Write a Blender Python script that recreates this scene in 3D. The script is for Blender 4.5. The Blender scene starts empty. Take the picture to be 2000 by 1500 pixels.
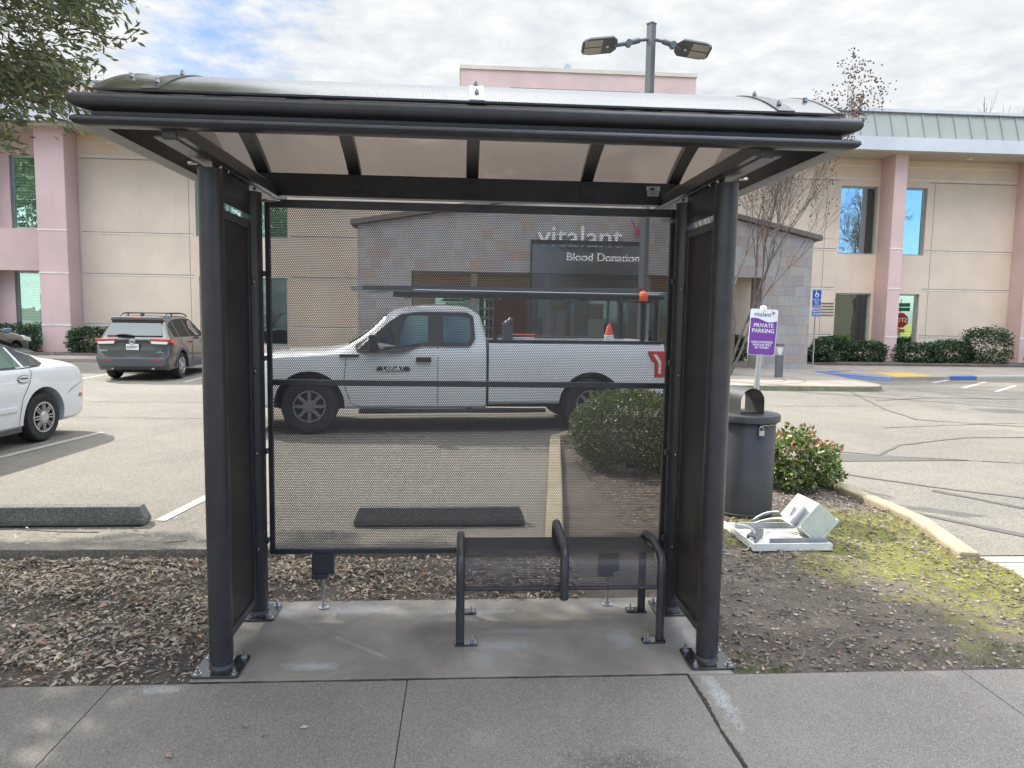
import bpy, bmesh, math, random
import numpy as np
from mathutils import Vector, Matrix
random.seed(7); rng = np.random.default_rng(11)
R = math.radians
S = bpy.context.scene
COL = S.collection

# ------------------------------------------------------------------ camera
FPX, PITCH, ROLL, YAW = 1428.4, .0967, .016, .0681
fw = Vector((math.sin(YAW)*math.cos(PITCH), math.cos(YAW)*math.cos(PITCH), -math.sin(PITCH)))
r0 = Vector((math.cos(YAW), -math.sin(YAW), 0)); d0 = fw.cross(r0)
rt = r0*math.cos(ROLL) - d0*math.sin(ROLL); dn = fw.cross(rt)
cam = bpy.data.objects.new('camera', bpy.data.cameras.new('camera'))
COL.objects.link(cam); S.camera = cam
M = Matrix((( rt.x,-dn.x,-fw.x,0),(rt.y,-dn.y,-fw.y,0),(rt.z,-dn.z,-fw.z,1.8),(0,0,0,1)))
cam.matrix_world = M
cam.data.sensor_width = 36; cam.data.lens = FPX/2000*36
cam.data.clip_start = .05; cam.data.clip_end = 3000

# ------------------------------------------------------------------ light
SUN_EL = R(43); SD = Vector((.77, -.64, 0)).normalized()
SUN_ROT = math.atan2(-SD.x, -SD.y)
W = bpy.data.worlds.new('World'); S.world = W; W.use_nodes = True
nt = W.node_tree; nt.nodes.clear()
def wn(t, **k):
    n = nt.nodes.new(t)
    for a, b in k.items(): setattr(n, a, b)
    return n
out = wn('ShaderNodeOutputWorld'); bg = wn('ShaderNodeBackground'); bg.inputs[1].default_value = .1
sky = wn('ShaderNodeTexSky', sky_type='NISHITA', sun_disc=False, sun_elevation=SUN_EL, sun_rotation=SUN_ROT)
tc = wn('ShaderNodeTexCoord')
sep = wn('ShaderNodeSeparateXYZ'); nt.links.new(tc.outputs['Generated'], sep.inputs[0])
def wm(op, a, b=None, c=None):
    n = wn('ShaderNodeMath', operation=op)
    for i, v in enumerate((a, b, c)):
        if v is None: continue
        if isinstance(v, (int, float)): n.inputs[i].default_value = v
        else: nt.links.new(v, n.inputs[i])
    return n.outputs[0]
# project the direction on a flat cloud deck so that clouds shrink towards the horizon
zc = wm('MAXIMUM', sep.outputs[2], .02); zz = wm('ADD', zc, .12)
cx_ = wm('DIVIDE', sep.outputs[0], zz); cy_ = wm('DIVIDE', sep.outputs[1], zz)
cmb = wn('ShaderNodeCombineXYZ'); nt.links.new(cx_, cmb.inputs[0]); nt.links.new(cy_, cmb.inputs[1])
n1 = wn('ShaderNodeTexNoise'); n1.inputs['Scale'].default_value = 1.25; n1.inputs['Detail'].default_value = 9; n1.inputs['Roughness'].default_value = .58; n1.inputs['Distortion'].default_value = .35
nt.links.new(cmb.outputs[0], n1.inputs[0])
n2 = wn('ShaderNodeTexNoise'); n2.inputs['Scale'].default_value = 7.0; n2.inputs['Detail'].default_value = 6; n2.inputs['Roughness'].default_value = .6
nt.links.new(cmb.outputs[0], n2.inputs[0])
def spot(az, el, rad):
    v = Vector((math.sin(az)*math.cos(el), math.cos(az)*math.cos(el), math.sin(el)))
    d = wn('ShaderNodeVectorMath', operation='DOT_PRODUCT'); d.inputs[1].default_value = v
    nt.links.new(tc.outputs['Generated'], d.inputs[0])
    m = wn('ShaderNodeMapRange'); m.inputs[1].default_value = math.cos(rad); m.inputs[2].default_value = 1
    nt.links.new(d.outputs['Value'], m.inputs[0]); return m.outputs[0]
cov = wm('ADD', wm('MULTIPLY', n1.outputs[0], 1.0), wm('MULTIPLY', n2.outputs[0], .40))
cov = wm('SUBTRACT', cov, wm('MULTIPLY', spot(R(-19), R(18.5), R(10)), .28))      # blue gap up left
cov = wm('ADD', cov, .06)
cov = wm('SUBTRACT', cov, wm('MULTIPLY', spot(R(150), R(15), R(60)), .45))    # clearer sky behind the street
mr = wn('ShaderNodeMapRange', interpolation_type='SMOOTHSTEP'); mr.inputs[1].default_value = .38; mr.inputs[2].default_value = .66
nt.links.new(cov, mr.inputs[0])
br = wn('ShaderNodeMapRange'); br.inputs[1].default_value = .3; br.inputs[2].default_value = .7
nt.links.new(n2.outputs[0], br.inputs[0])
ccol = wn('ShaderNodeMixRGB'); ccol.inputs[1].default_value = (3.65, 3.9, 4.15, 1); ccol.inputs[2].default_value = (5.0, 5.05, 5.05, 1)
nt.links.new(br.outputs[0], ccol.inputs[0])
skb = wn('ShaderNodeMixRGB', blend_type='MULTIPLY'); skb.inputs[0].default_value = 1; skb.inputs[2].default_value = (.44, .55, .70, 1)
nt.links.new(sky.outputs[0], skb.inputs[1])
mx = wn('ShaderNodeMixRGB'); nt.links.new(mr.outputs[0], mx.inputs[0]); nt.links.new(skb.outputs[0], mx.inputs[1]); nt.links.new(ccol.outputs[0], mx.inputs[2])
hi_ = wn('ShaderNodeMapRange', interpolation_type='SMOOTHSTEP'); hi_.inputs[1].default_value = .40; hi_.inputs[2].default_value = .80; hi_.inputs[3].default_value = 1; hi_.inputs[4].default_value = 3.6
nt.links.new(sep.outputs[2], hi_.inputs[0])                     # cloud deck overhead, out of frame, brightened for extra fill
bk = wn('ShaderNodeMapRange', interpolation_type='SMOOTHSTEP'); bk.inputs[1].default_value = .1; bk.inputs[2].default_value = -.6; bk.inputs[3].default_value = 1; bk.inputs[4].default_value = 1.9
nt.links.new(sep.outputs[1], bk.inputs[0])                      # front-lit clouds behind the camera, boosted as unseen fill
hb = wm('MULTIPLY', hi_.outputs[0], bk.outputs[0])
vm = wn('ShaderNodeVectorMath', operation='SCALE'); nt.links.new(mx.outputs[0], vm.inputs[0]); nt.links.new(hb, vm.inputs['Scale'])
nt.links.new(vm.outputs[0], bg.inputs[0]); nt.links.new(bg.outputs[0], out.inputs[0])
sl = bpy.data.lights.new('sun', 'SUN'); sl.energy = 3.8; sl.angle = R(.55); sl.color = (1, .93, .82)
sun = bpy.data.objects.new('sun', sl); COL.objects.link(sun)
ld = Vector((SD.x*math.cos(SUN_EL), SD.y*math.cos(SUN_EL), -math.sin(SUN_EL)))
sun.rotation_euler = ld.to_track_quat('-Z', 'Y').to_euler()
vs = S.view_settings; vs.view_transform = 'Standard'; vs.look = 'None'; vs.gamma = 1; vs.exposure = 1.03; vs.use_curve_mapping = False
S.render.engine = 'CYCLES'
S.cycles.max_bounces = 8; S.cycles.transparent_max_bounces = 24; S.cycles.glossy_bounces = 4
S.cycles.use_denoising = True; S.cycles.caustics_reflective = False; S.cycles.caustics_refractive = False

# ------------------------------------------------------------------ materials
class Mt:
    def __init__(s, name):
        s.m = bpy.data.materials.new(name); s.m.use_nodes = True; s.t = s.m.node_tree; s.t.nodes.clear()
        s.o = s.n('ShaderNodeOutputMaterial'); s.tc = s.n('ShaderNodeTexCoord')
    def n(s, t, ins=None, **k):
        n = s.t.nodes.new(t)
        for a, b in k.items(): setattr(n, a, b)
        for a, b in (ins or {}).items():
            if hasattr(b, 'is_linked') or isinstance(b, bpy.types.NodeSocket): s.t.links.new(b, n.inputs[a])
            else: n.inputs[a].default_value = b
        return n
    def math(s, op, a, b=0, c=0):
        return s.n('ShaderNodeMath', {0: a, 1: b, 2: c}, operation=op).outputs[0]
    def noise(s, scale, detail=4, rough=.55, vec=None, dist=0):
        return s.n('ShaderNodeTexNoise', {'Vector': vec or s.tc.outputs['Object'], 'Scale': scale, 'Detail': detail, 'Roughness': rough, 'Distortion': dist}).outputs[0]
    def ramp(s, fac, stops, interp='LINEAR'):
        r = s.n('ShaderNodeValToRGB', {0: fac}); e = r.color_ramp; e.interpolation = interp
        while len(e.elements) < len(stops): e.elements.new(.5)
        for q, (p, c) in zip(e.elements, stops):
            q.position = p; q.color = (c, c, c, 1) if isinstance(c, (int, float)) else (*c, 1)
        return r.outputs[0]
    def mix(s, f, a, b, mode='MIX'):
        f_ = {0: f, 1: a if not isinstance(a, tuple) else (*a, 1), 2: b if not isinstance(b, tuple) else (*b, 1)}
        return s.n('ShaderNodeMixRGB', f_, blend_type=mode).outputs[0]
    def mask(s, v, lo, hi):
        return s.n('ShaderNodeMapRange', {0: v, 1: lo, 2: hi}).outputs[0]
    def bump(s, h, strength=.3, dist=.01):
        return s.n('ShaderNodeBump', {'Height': h, 'Strength': strength, 'Distance': dist}).outputs[0]
    def bsdf(s, col=(.5,.5,.5), rough=.6, metal=0, **k):
        ins = {'Base Color': col if not isinstance(col, tuple) else (*col, 1), 'Roughness': rough, 'Metallic': metal}
        ins.update({a: (b if not isinstance(b, tuple) else (*b, 1)) for a, b in k.items()})
        return s.n('ShaderNodeBsdfPrincipled', ins).outputs[0]
    def end(s, sh, vol=None):
        s.t.links.new(sh, s.o.inputs[0]); return s.m
def paint(name, col, rough=.4, metal=0, var=.12, sc=3, coat=0, bump=0, **k):
    m = Mt(name); n = m.noise(sc, 5)
    c = m.mix(m.mask(n, .3, .7), tuple(x*(1-var) for x in col), tuple(min(1, x*(1+var)) for x in col))
    ro = m.mask(m.noise(sc*4, 3), -.6/max(rough, .05)*.0, 1.0)
    ro = m.math('ADD', m.math('MULTIPLY', m.noise(sc*5, 4), .16), rough-.08)
    if bump: k['Normal'] = m.bump(m.noise(90, 3), bump, .004)
    return m.end(m.bsdf(c, ro, metal, **({'Coat Weight': coat, 'Coat Roughness': .06} if coat else {}), **k))

MET = paint('bronze_powder_coat', (.042, .041, .048), .32, 0, .22, 11, **{'IOR': 1.55})
METG = paint('glossy_bronze_plate', (.022, .020, .022), .08, 0, .1, 8, **{'IOR': 2.0})
STEEL = paint('zinc_steel', (.55, .56, .57), .28, 1, .15, 60)
GALV = paint('galvanised_post', (.50, .51, .52), .42, .8, .1, 12)
BLK = paint('black_plastic', (.018, .018, .02), .5, 0, .1, 10)
RUB = paint('tyre_rubber', (.016, .016, .017), .75, 0, .2, 25)
def perforated(name, base, pitch=.0112, rad=.0043):
    m = Mt(name); uv = m.tc.outputs['UV']
    cell = (pitch, pitch*1.7320508, 1.0)
    def lat(off):
        a = m.n('ShaderNodeVectorMath', {0: uv, 1: off}, operation='ADD').outputs[0]
        w = m.n('ShaderNodeVectorMath', {0: a, 1: (cell[0]/2, cell[1]/2, .5), 2: (-cell[0]/2, -cell[1]/2, -.5)}, operation='WRAP').outputs[0]
        x = m.n('ShaderNodeVectorMath', {0: w, 1: (1, 1, 0)}, operation='MULTIPLY').outputs[0]
        return m.n('ShaderNodeVectorMath', {0: x}, operation='LENGTH').outputs['Value']
    d = m.math('MINIMUM', lat((0, 0, 0)), lat((cell[0]/2, cell[1]/2, 0)))
    hole = m.math('LESS_THAN', d, rad)
    b = m.bsdf(base, .38)
    t = m.n('ShaderNodeBsdfTransparent').outputs[0]
    return m.end(m.n('ShaderNodeMixShader', {0: hole, 1: b, 2: t}).outputs[0])
PERF = perforated('perforated_bronze_sheet', (.070, .060, .058), rad=.0039)
PERF2 = perforated('perforated_seat_sheet', (.060, .053, .056), .0108, .0036)
# ribbed polycarbonate
m = Mt('ribbed_polycarbonate')
sx = m.n('ShaderNodeSeparateXYZ', {0: m.tc.outputs['Object']}).outputs[0]
wv = m.math('SINE', m.math('MULTIPLY', sx, 2*math.pi/.0125))
rib = m.mask(wv, .2, .95)
tr = m.n('ShaderNodeBsdfTransparent', {0: m.mix(rib, (.88, .82, .78), (.64, .57, .53))}).outputs[0]
rf_ = m.n('ShaderNodeBsdfRefraction', {0: m.mix(rib, (.72, .65, .61), (.48, .42, .38)), 1: .40, 2: 1.12}).outputs[0]
tr = m.n('ShaderNodeMixShader', {0: .62, 1: tr, 2: rf_}).outputs[0]
df = m.n('ShaderNodeBsdfTranslucent', {0: (.55, .53, .5, 1)}).outputs[0]
gl = m.n('ShaderNodeBsdfGlossy', {0: (.9, .92, .95, 1), 1: .17, 'Normal': m.bump(wv, .07, .002)}).outputs[0]
a = m.n('ShaderNodeMixShader', {0: .07, 1: tr, 2: df}).outputs[0]
ge = m.n('ShaderNodeNewGeometry')                       # Schlick, the same from both sides of the sheet
cs = m.math('ABSOLUTE', m.n('ShaderNodeVectorMath', {0: ge.outputs['Normal'], 1: ge.outputs['Incoming']}, operation='DOT_PRODUCT').outputs['Value'])
fr = m.math('MINIMUM', m.math('ADD', .05, m.math('MULTIPLY', m.math('POWER', m.math('SUBTRACT', 1.0, cs), 4.5), .95)), .92)
POLY = m.end(m.n('ShaderNodeMixShader', {0: fr, 1: a, 2: gl}).outputs[0])

# ground materials
def speckled(m, base, light, dark, sc=420):
    v = m.n('ShaderNodeTexVoronoi', {'Vector': m.tc.outputs['Object'], 'Scale': sc}, feature='F1')
    pc = m.n('ShaderNodeSeparateXYZ', {0: v.outputs['Color']}).outputs[0]
    c = m.mix(m.mask(pc, .80, .86), base, light)
    return m.mix(m.mask(pc, .16, .10), c, dark), pc
m = Mt('asphalt')
big = m.noise(.35, 5, .6); mid = m.noise(2.2, 6, .65); st = m.noise(.9, 5, .6, dist=1.2)
base = m.mix(m.mask(big, .3, .72), (.125, .114, .096), (.19, .174, .147))
base = m.mix(m.math('MULTIPLY', m.mask(mid, .5, .75), .45), base, (.225, .205, .172))
base = m.mix(m.math('MULTIPLY', m.mask(st, .56, .66), .4), base, (.12, .115, .105))
base = m.mix(m.math('MULTIPLY', m.mask(m.noise(.18, 3, .5, dist=2.5), .55, .60), .45), base, (.115, .11, .10))
base = m.mix(m.math('MULTIPLY', m.mask(m.noise(3.2, 3, .5), .70, .76), .5), base, (.07, .068, .065))
c, pc = speckled(m, base, (.24, .22, .19), (.085, .08, .073), 120)
ASPH = m.end(m.bsdf(c, .85, Normal=m.bump(m.math('ADD', m.noise(140, 3), pc), .55, .006)))
m = Mt('sidewalk_concrete')
big = m.noise(1.1, 6, .62); mid = m.noise(6, 6, .7)
base = m.mix(m.mask(big, .32, .7), (.15, .135, .122), (.225, .205, .186))
base = m.mix(m.math('MULTIPLY', m.mask(mid, .45, .7), .35), base, (.17, .15, .132))
pos = m.n('ShaderNodeSeparateXYZ', {0: m.tc.outputs['Object']})
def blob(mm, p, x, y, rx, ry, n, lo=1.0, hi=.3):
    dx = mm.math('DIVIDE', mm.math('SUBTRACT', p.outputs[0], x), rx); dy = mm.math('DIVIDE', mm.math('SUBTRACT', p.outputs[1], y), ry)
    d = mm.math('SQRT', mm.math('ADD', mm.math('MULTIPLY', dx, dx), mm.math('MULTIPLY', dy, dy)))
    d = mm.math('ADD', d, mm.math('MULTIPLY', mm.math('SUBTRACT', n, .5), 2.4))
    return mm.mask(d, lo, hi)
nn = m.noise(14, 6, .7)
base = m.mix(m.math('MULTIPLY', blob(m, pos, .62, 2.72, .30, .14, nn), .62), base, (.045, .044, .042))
base = m.mix(m.math('MULTIPLY', blob(m, pos, 1.235, 3.24, .05, .30, nn), .8), base, (.36, .38, .40))
base = m.mix(m.math('MULTIPLY', blob(m, pos, -1.42, 3.40, .14, .05, nn), .7), base, (.38, .40, .42))
base = m.mix(m.math('MULTIPLY', blob(m, pos, .1, 2.95, .09, .10, m.noise(60, 4, .8)), .3), base, (.33, .33, .33))
c, pc = speckled(m, base, (.265, .245, .225), (.105, .096, .088), 260)
SIDE = m.end(m.bsdf(c, .8, Normal=m.bump(m.math('ADD', m.noise(160, 3), pc), .35, .003)))
m = Mt('shelter_pad_concrete')
pos = m.n('ShaderNodeSeparateXYZ', {0: m.tc.outputs['Object']})
big = m.noise(2.2, 6, .65, dist=.4); mid = m.noise(9, 5, .7)
base = m.mix(m.mask(big, .35, .68), (.165, .148, .132), (.275, .252, .222))
base = m.mix(m.math('MULTIPLY', m.mask(mid, .5, .72), .3), base, (.17, .165, .17))
nn = m.noise(13, 8, .85)
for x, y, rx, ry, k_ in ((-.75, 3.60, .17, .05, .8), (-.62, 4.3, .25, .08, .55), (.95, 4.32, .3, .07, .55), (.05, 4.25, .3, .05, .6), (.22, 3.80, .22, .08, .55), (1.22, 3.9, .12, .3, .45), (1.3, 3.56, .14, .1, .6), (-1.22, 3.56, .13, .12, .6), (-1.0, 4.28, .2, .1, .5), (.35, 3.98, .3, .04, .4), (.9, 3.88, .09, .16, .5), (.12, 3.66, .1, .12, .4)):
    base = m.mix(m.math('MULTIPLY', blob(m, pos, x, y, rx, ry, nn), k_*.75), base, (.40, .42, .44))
base = m.mix(m.math('MULTIPLY', blob(m, pos, .45, 4.15, .34, .13, nn), .5), base, (.30, .255, .18))
base = m.mix(m.math('MULTIPLY', blob(m, pos, -.55, 4.05, .45, .2, nn), .35), base, (.30, .265, .2))
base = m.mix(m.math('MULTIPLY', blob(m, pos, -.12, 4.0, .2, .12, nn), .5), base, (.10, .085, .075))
PAD = m.end(m.bsdf(base, .72, Normal=m.bump(m.noise(120, 4), .25, .002)))
m = Mt('soil')
pos = m.n('ShaderNodeSeparateXYZ', {0: m.tc.outputs['Object']})
base = m.mix(m.mask(m.noise(3, 6, .7), .3, .7), (.065, .052, .044), (.155, .128, .105))
base = m.mix(m.math('MULTIPLY', m.mask(m.noise(45, 4, .7), .5, .75), .6), base, (.22, .19, .16))
mg = m.math('ADD', m.math('MULTIPLY', m.math('SUBTRACT', pos.outputs[0], 2.15), .85), m.math('MULTIPLY', m.math('SUBTRACT', pos.outputs[1], 4.6), .40))
mg = m.math('ADD', mg, m.math('MULTIPLY', m.math('SUBTRACT', m.noise(2.6, 6, .7), .5), 3.2))
moss = m.mask(mg, .35, 1.0)
moss = m.math('MULTIPLY', moss, m.mask(m.noise(22, 5, .75), .36, .55))
moss = m.math('MULTIPLY', moss, m.mask(pos.outputs[1], 6.6, 6.1))
mc = m.mix(m.noise(60, 3), (.12, .135, .022), (.27, .26, .04))
SOIL = m.end(m.bsdf(m.mix(moss, base, mc), .95, Normal=m.bump(m.math('ADD', m.noise(55, 5, .7), m.math('MULTIPLY', m.noise(300, 2), .5)), .8, .02)))
m = Mt('curb_concrete')
base = m.mix(m.mask(m.noise(3, 5), .3, .7), (.24, .20, .14), (.33, .28, .20))
base = m.mix(m.math('MULTIPLY', m.mask(m.noise(9, 5, .7), .52, .7), .55), base, (.12, .12, .09))
CURB = m.end(m.bsdf(base, .85, Normal=m.bump(m.noise(80, 4), .4, .004)))
m = Mt('wheel_stop_concrete')
base = m.mix(m.mask(m.noise(8, 6, .7), .3, .7), (.085, .088, .085), (.15, .152, .145))
c, pc = speckled(m, base, (.21, .21, .20), (.06, .06, .06), 170)
WSTOP = m.end(m.bsdf(c, .9, Normal=m.bump(m.noise(90, 5), .8, .006)))
m = Mt('plaza_concrete')
base = m.mix(m.mask(m.noise(.8, 5), .3, .7), (.215, .19, .165), (.30, .265, .23))
base = m.mix(m.math('MULTIPLY', m.mask(m.noise(7, 5, .7), .55, .75), .35), base, (.2, .18, .15))
PLAZA = m.end(m.bsdf(base, .8))
def lane(name, col, wear=.35):
    m = Mt(name); n = m.mask(m.noise(30, 5, .75), .5, .62)
    return m.end(m.bsdf(m.mix(m.math('MULTIPLY', n, wear), col, (.25, .24, .22)), .75))
WHITE_L = lane('white_road_paint', (.38, .37, .345), .9); BLUE_L = lane('blue_curb_paint', (.03, .115, .36), .35); YEL_L = lane('yellow_ramp_mat', (.48, .30, .08), .25)
TAR_DARK = paint('tar_and_dark_bands', (.085, .08, .074), .7, 0, .2, 20)
JOINT = paint('dirt_in_joint', (.035, .031, .027), .95, 0, .3, 30)

# building
def stucco(name, col):
    m = Mt(name)
    c = m.mix(m.mask(m.noise(.5, 5, .6), .3, .7), tuple(x*.87 for x in col), tuple(x*1.07 for x in col))
    sc = m.n('ShaderNodeMapping', {0: m.tc.outputs['Object'], 3: (3, 3, .25)}).outputs[0]
    c = m.mix(m.math('MULTIPLY', m.mask(m.noise(1.0, 5, .7, vec=sc), .52, .8), .22), c, tuple(x*.7 for x in col))
    return m.end(m.bsdf(c, .92, Normal=m.bump(m.noise(70, 4), .25, .004)))
BEIGE = stucco('beige_stucco', (.70, .57, .445)); PINK = stucco('pink_stucco', (.60, .44, .41)); WTRIM = stucco('white_trim', (.74, .73, .71))
FASC = stucco('pale_fascia', (.56, .58, .61)); SEAM = paint('green_grey_metal_roof', (.27, .29, .26), .55, .1, .06, 1)
REVEAL = paint('painted_reveal', (.72, .66, .58), .6); DARKR = paint('shadow_joint', (.18, .15, .13), .9)
ALU = paint('window_aluminium', (.38, .46, .44), .35, .6)
def glass(name, tint, dark, k=.75, wob=.35, blinds=False):
    m = Mt(name)
    nv = m.n('ShaderNodeMapping', {0: m.tc.outputs['Object'], 3: (1, 1, .55)}).outputs[0]
    nrm = m.bump(m.noise(1.3, 2, .4, vec=nv, dist=.8), wob, .02)
    g = m.n('ShaderNodeBsdfGlossy', {0: (*tint, 1), 1: .01, 'Normal': nrm}).outputs[0]
    col = dark
    if blinds:
        z = m.n('ShaderNodeSeparateXYZ', {0: m.tc.outputs['Object']}).outputs[2]
        s_ = m.mask(m.math('SINE', m.math('MULTIPLY', z, 2*math.pi/.10)), -.2, .6)
        col = m.mix(s_, dark, tuple(x*4.0 for x in dark))
    d = m.bsdf(col, .5)
    return m.end(m.n('ShaderNodeMixShader', {0: k, 1: d, 2: g}).outputs[0])
GL_G = glass('green_tinted_glass', (.55, .80, .68), (.05, .10, .075), .62, .25, True)
GL_B = glass('blue_mirror_glass', (.44, .62, .72), (.01, .02, .02), .92, .5)
GL_D = glass('dark_glass', (.16, .20, .20), (.012, .02, .022), .8, .3)
GL_L = glass('clear_mirror_glass', (.72, .82, .70), (.02, .03, .02), .9, .05)
CARGL = glass('car_window_glass', (.11, .125, .13), (.006, .008, .009), .55, .0)
CARGL2 = glass('green_car_glass', (.13, .19, .16), (.02, .035, .03), .6, .0)
# slate tiles
m = Mt('slate_tiles')
ob = m.n('ShaderNodeSeparateXYZ', {0: m.tc.outputs['Object']})
u = m.math('DIVIDE', ob.outputs[0], .34); v = m.math('DIVIDE', ob.outputs[2], .31)
rowi = m.math('FLOOR', v); u = m.math('ADD', u, m.math('MULTIPLY', m.math('MODULO', rowi, 3), .37))
ui = m.math('FLOOR', u); cv = m.n('ShaderNodeCombineXYZ', {0: ui, 1: rowi}).outputs[0]
wnz = m.n('ShaderNodeTexWhiteNoise', {0: cv}, noise_dimensions='3D').outputs[0]
c = m.ramp(wnz, [(0, (.33, .32, .34)), (.22, (.38, .38, .37)), (.40, (.40, .37, .31)), (.55, (.31, .27, .28)), (.68, (.42, .39, .36)), (.86, (.34, .28, .26)), (.97, (.40, .27, .19)), (1, (.34, .35, .35))])
c = m.mix(m.math('MULTIPLY', m.mask(m.noise(6, 6, .7, dist=1), .48, .7), .55), c, (.36, .28, .22))
c = m.mix(m.math('MULTIPLY', m.mask(m.noise(11, 6, .7, dist=.6), .5, .7), .4), c, (.19, .20, .22))
fu = m.math('FRACT', u); fv = m.math('FRACT', v)
gr = m.math('MAXIMUM', m.math('LESS_THAN', fu, .03), m.math('LESS_THAN', fv, .035))
c = m.mix(.12, c, (.31, .285, .27))
c = m.mix(m.math('MULTIPLY', m.mask(m.noise(28, 5, .8), .45, .7), .35), c, (.20, .18, .17))
c = m.mix(m.math('MULTIPLY', gr, .55), c, (.17, .16, .15))
SLATE = m.end(m.bsdf(c, .7, Normal=m.bump(m.math('SUBTRACT', m.noise(14, 6, .7), m.math('MULTIPLY', gr, .8)), .6, .02)))
CAPM = paint('slate_coping', (.15, .125, .115), .8, 0, .2, 6)

def shadegloss(): pass
def leafm(name, stops, rough=.5, trans=.25):
    m = Mt(name)
    r_ = m.n('ShaderNodeNewGeometry').outputs['Random Per Island']
    c = m.ramp(r_, stops)
    b = m.bsdf(c, rough, **{'Specular IOR Level': .4})
    t = m.n('ShaderNodeBsdfTranslucent', {0: m.mix(1.0, c, (1.6, 1.8, .9), 'MULTIPLY')}).outputs[0]
    return m.end(m.n('ShaderNodeMixShader', {0: trans, 1: b, 2: t}).outputs[0])
LF_OAK = leafm('oak_leaves', [(0, (.09, .11, .075)), (.5, (.15, .175, .12)), (.85, (.22, .24, .15)), (1, (.32, .31, .13))])
LF_HEDGE = leafm('hedge_leaves', [(0, (.03, .055, .02)), (.5, (.06, .085, .03)), (.9, (.12, .14, .05)), (1, (.2, .2, .07))], .35)
LF_DARK = leafm('dark_shrub_leaves', [(0, (.018, .04, .022)), (.6, (.035, .065, .032)), (1, (.08, .12, .05))], .35)
LF_RED = leafm('reddish_shrub_leaves', [(0, (.035, .065, .025)), (.45, (.08, .125, .045)), (.78, (.20, .24, .10)), (.93, (.32, .34, .14)), (1, (.26, .13, .08))], .3)
LF_RED2 = leafm('red_new_leaves', [(0, (.16, .06, .04)), (.5, (.28, .13, .09)), (1, (.14, .14, .05))], .3)
LF_YEL = leafm('yellow_green_leaves', [(0, (.12, .15, .03)), (1, (.32, .30, .06))], .4)
LITTER = leafm('dry_leaf_litter', [(0, (.12, .10, .085)), (.2, (.22, .175, .15)), (.45, (.34, .275, .235)), (.7, (.45, .375, .325)), (.9, (.54, .46, .39)), (.98, (.42, .20, .12)), (1, (.28, .30, .22))], .7, .1)
LITTER2 = leafm('soil_leaf_bits', [(0, (.07, .055, .045)), (.4, (.13, .10, .08)), (.7, (.20, .155, .125)), (.92, (.29, .235, .19)), (.97, (.36, .30, .25)), (1, (.28, .13, .07))], .8, .05)
TWIG = paint('twig_bark', (.20, .155, .12), .9, 0, .3, 20)
BARK = paint('grey_bark', (.12, .10, .088), .9, 0, .35, 8)
m = Mt('pebbles'); r_ = m.n('ShaderNodeNewGeometry').outputs['Random Per Island']
PEB = m.end(m.bsdf(m.ramp(r_, [(0, (.12, .105, .095)), (.4, (.19, .17, .15)), (.7, (.26, .245, .225)), (.9, (.34, .30, .25)), (1, (.25, .16, .13))]), .8, Normal=m.bump(m.noise(60, 3), .3, .004)))
GRASS = leafm('grass_blades', [(0, (.07, .13, .03)), (1, (.17, .24, .06))], .5)
SEED = paint('seed_capsules', (.10, .065, .05), .8)

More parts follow.
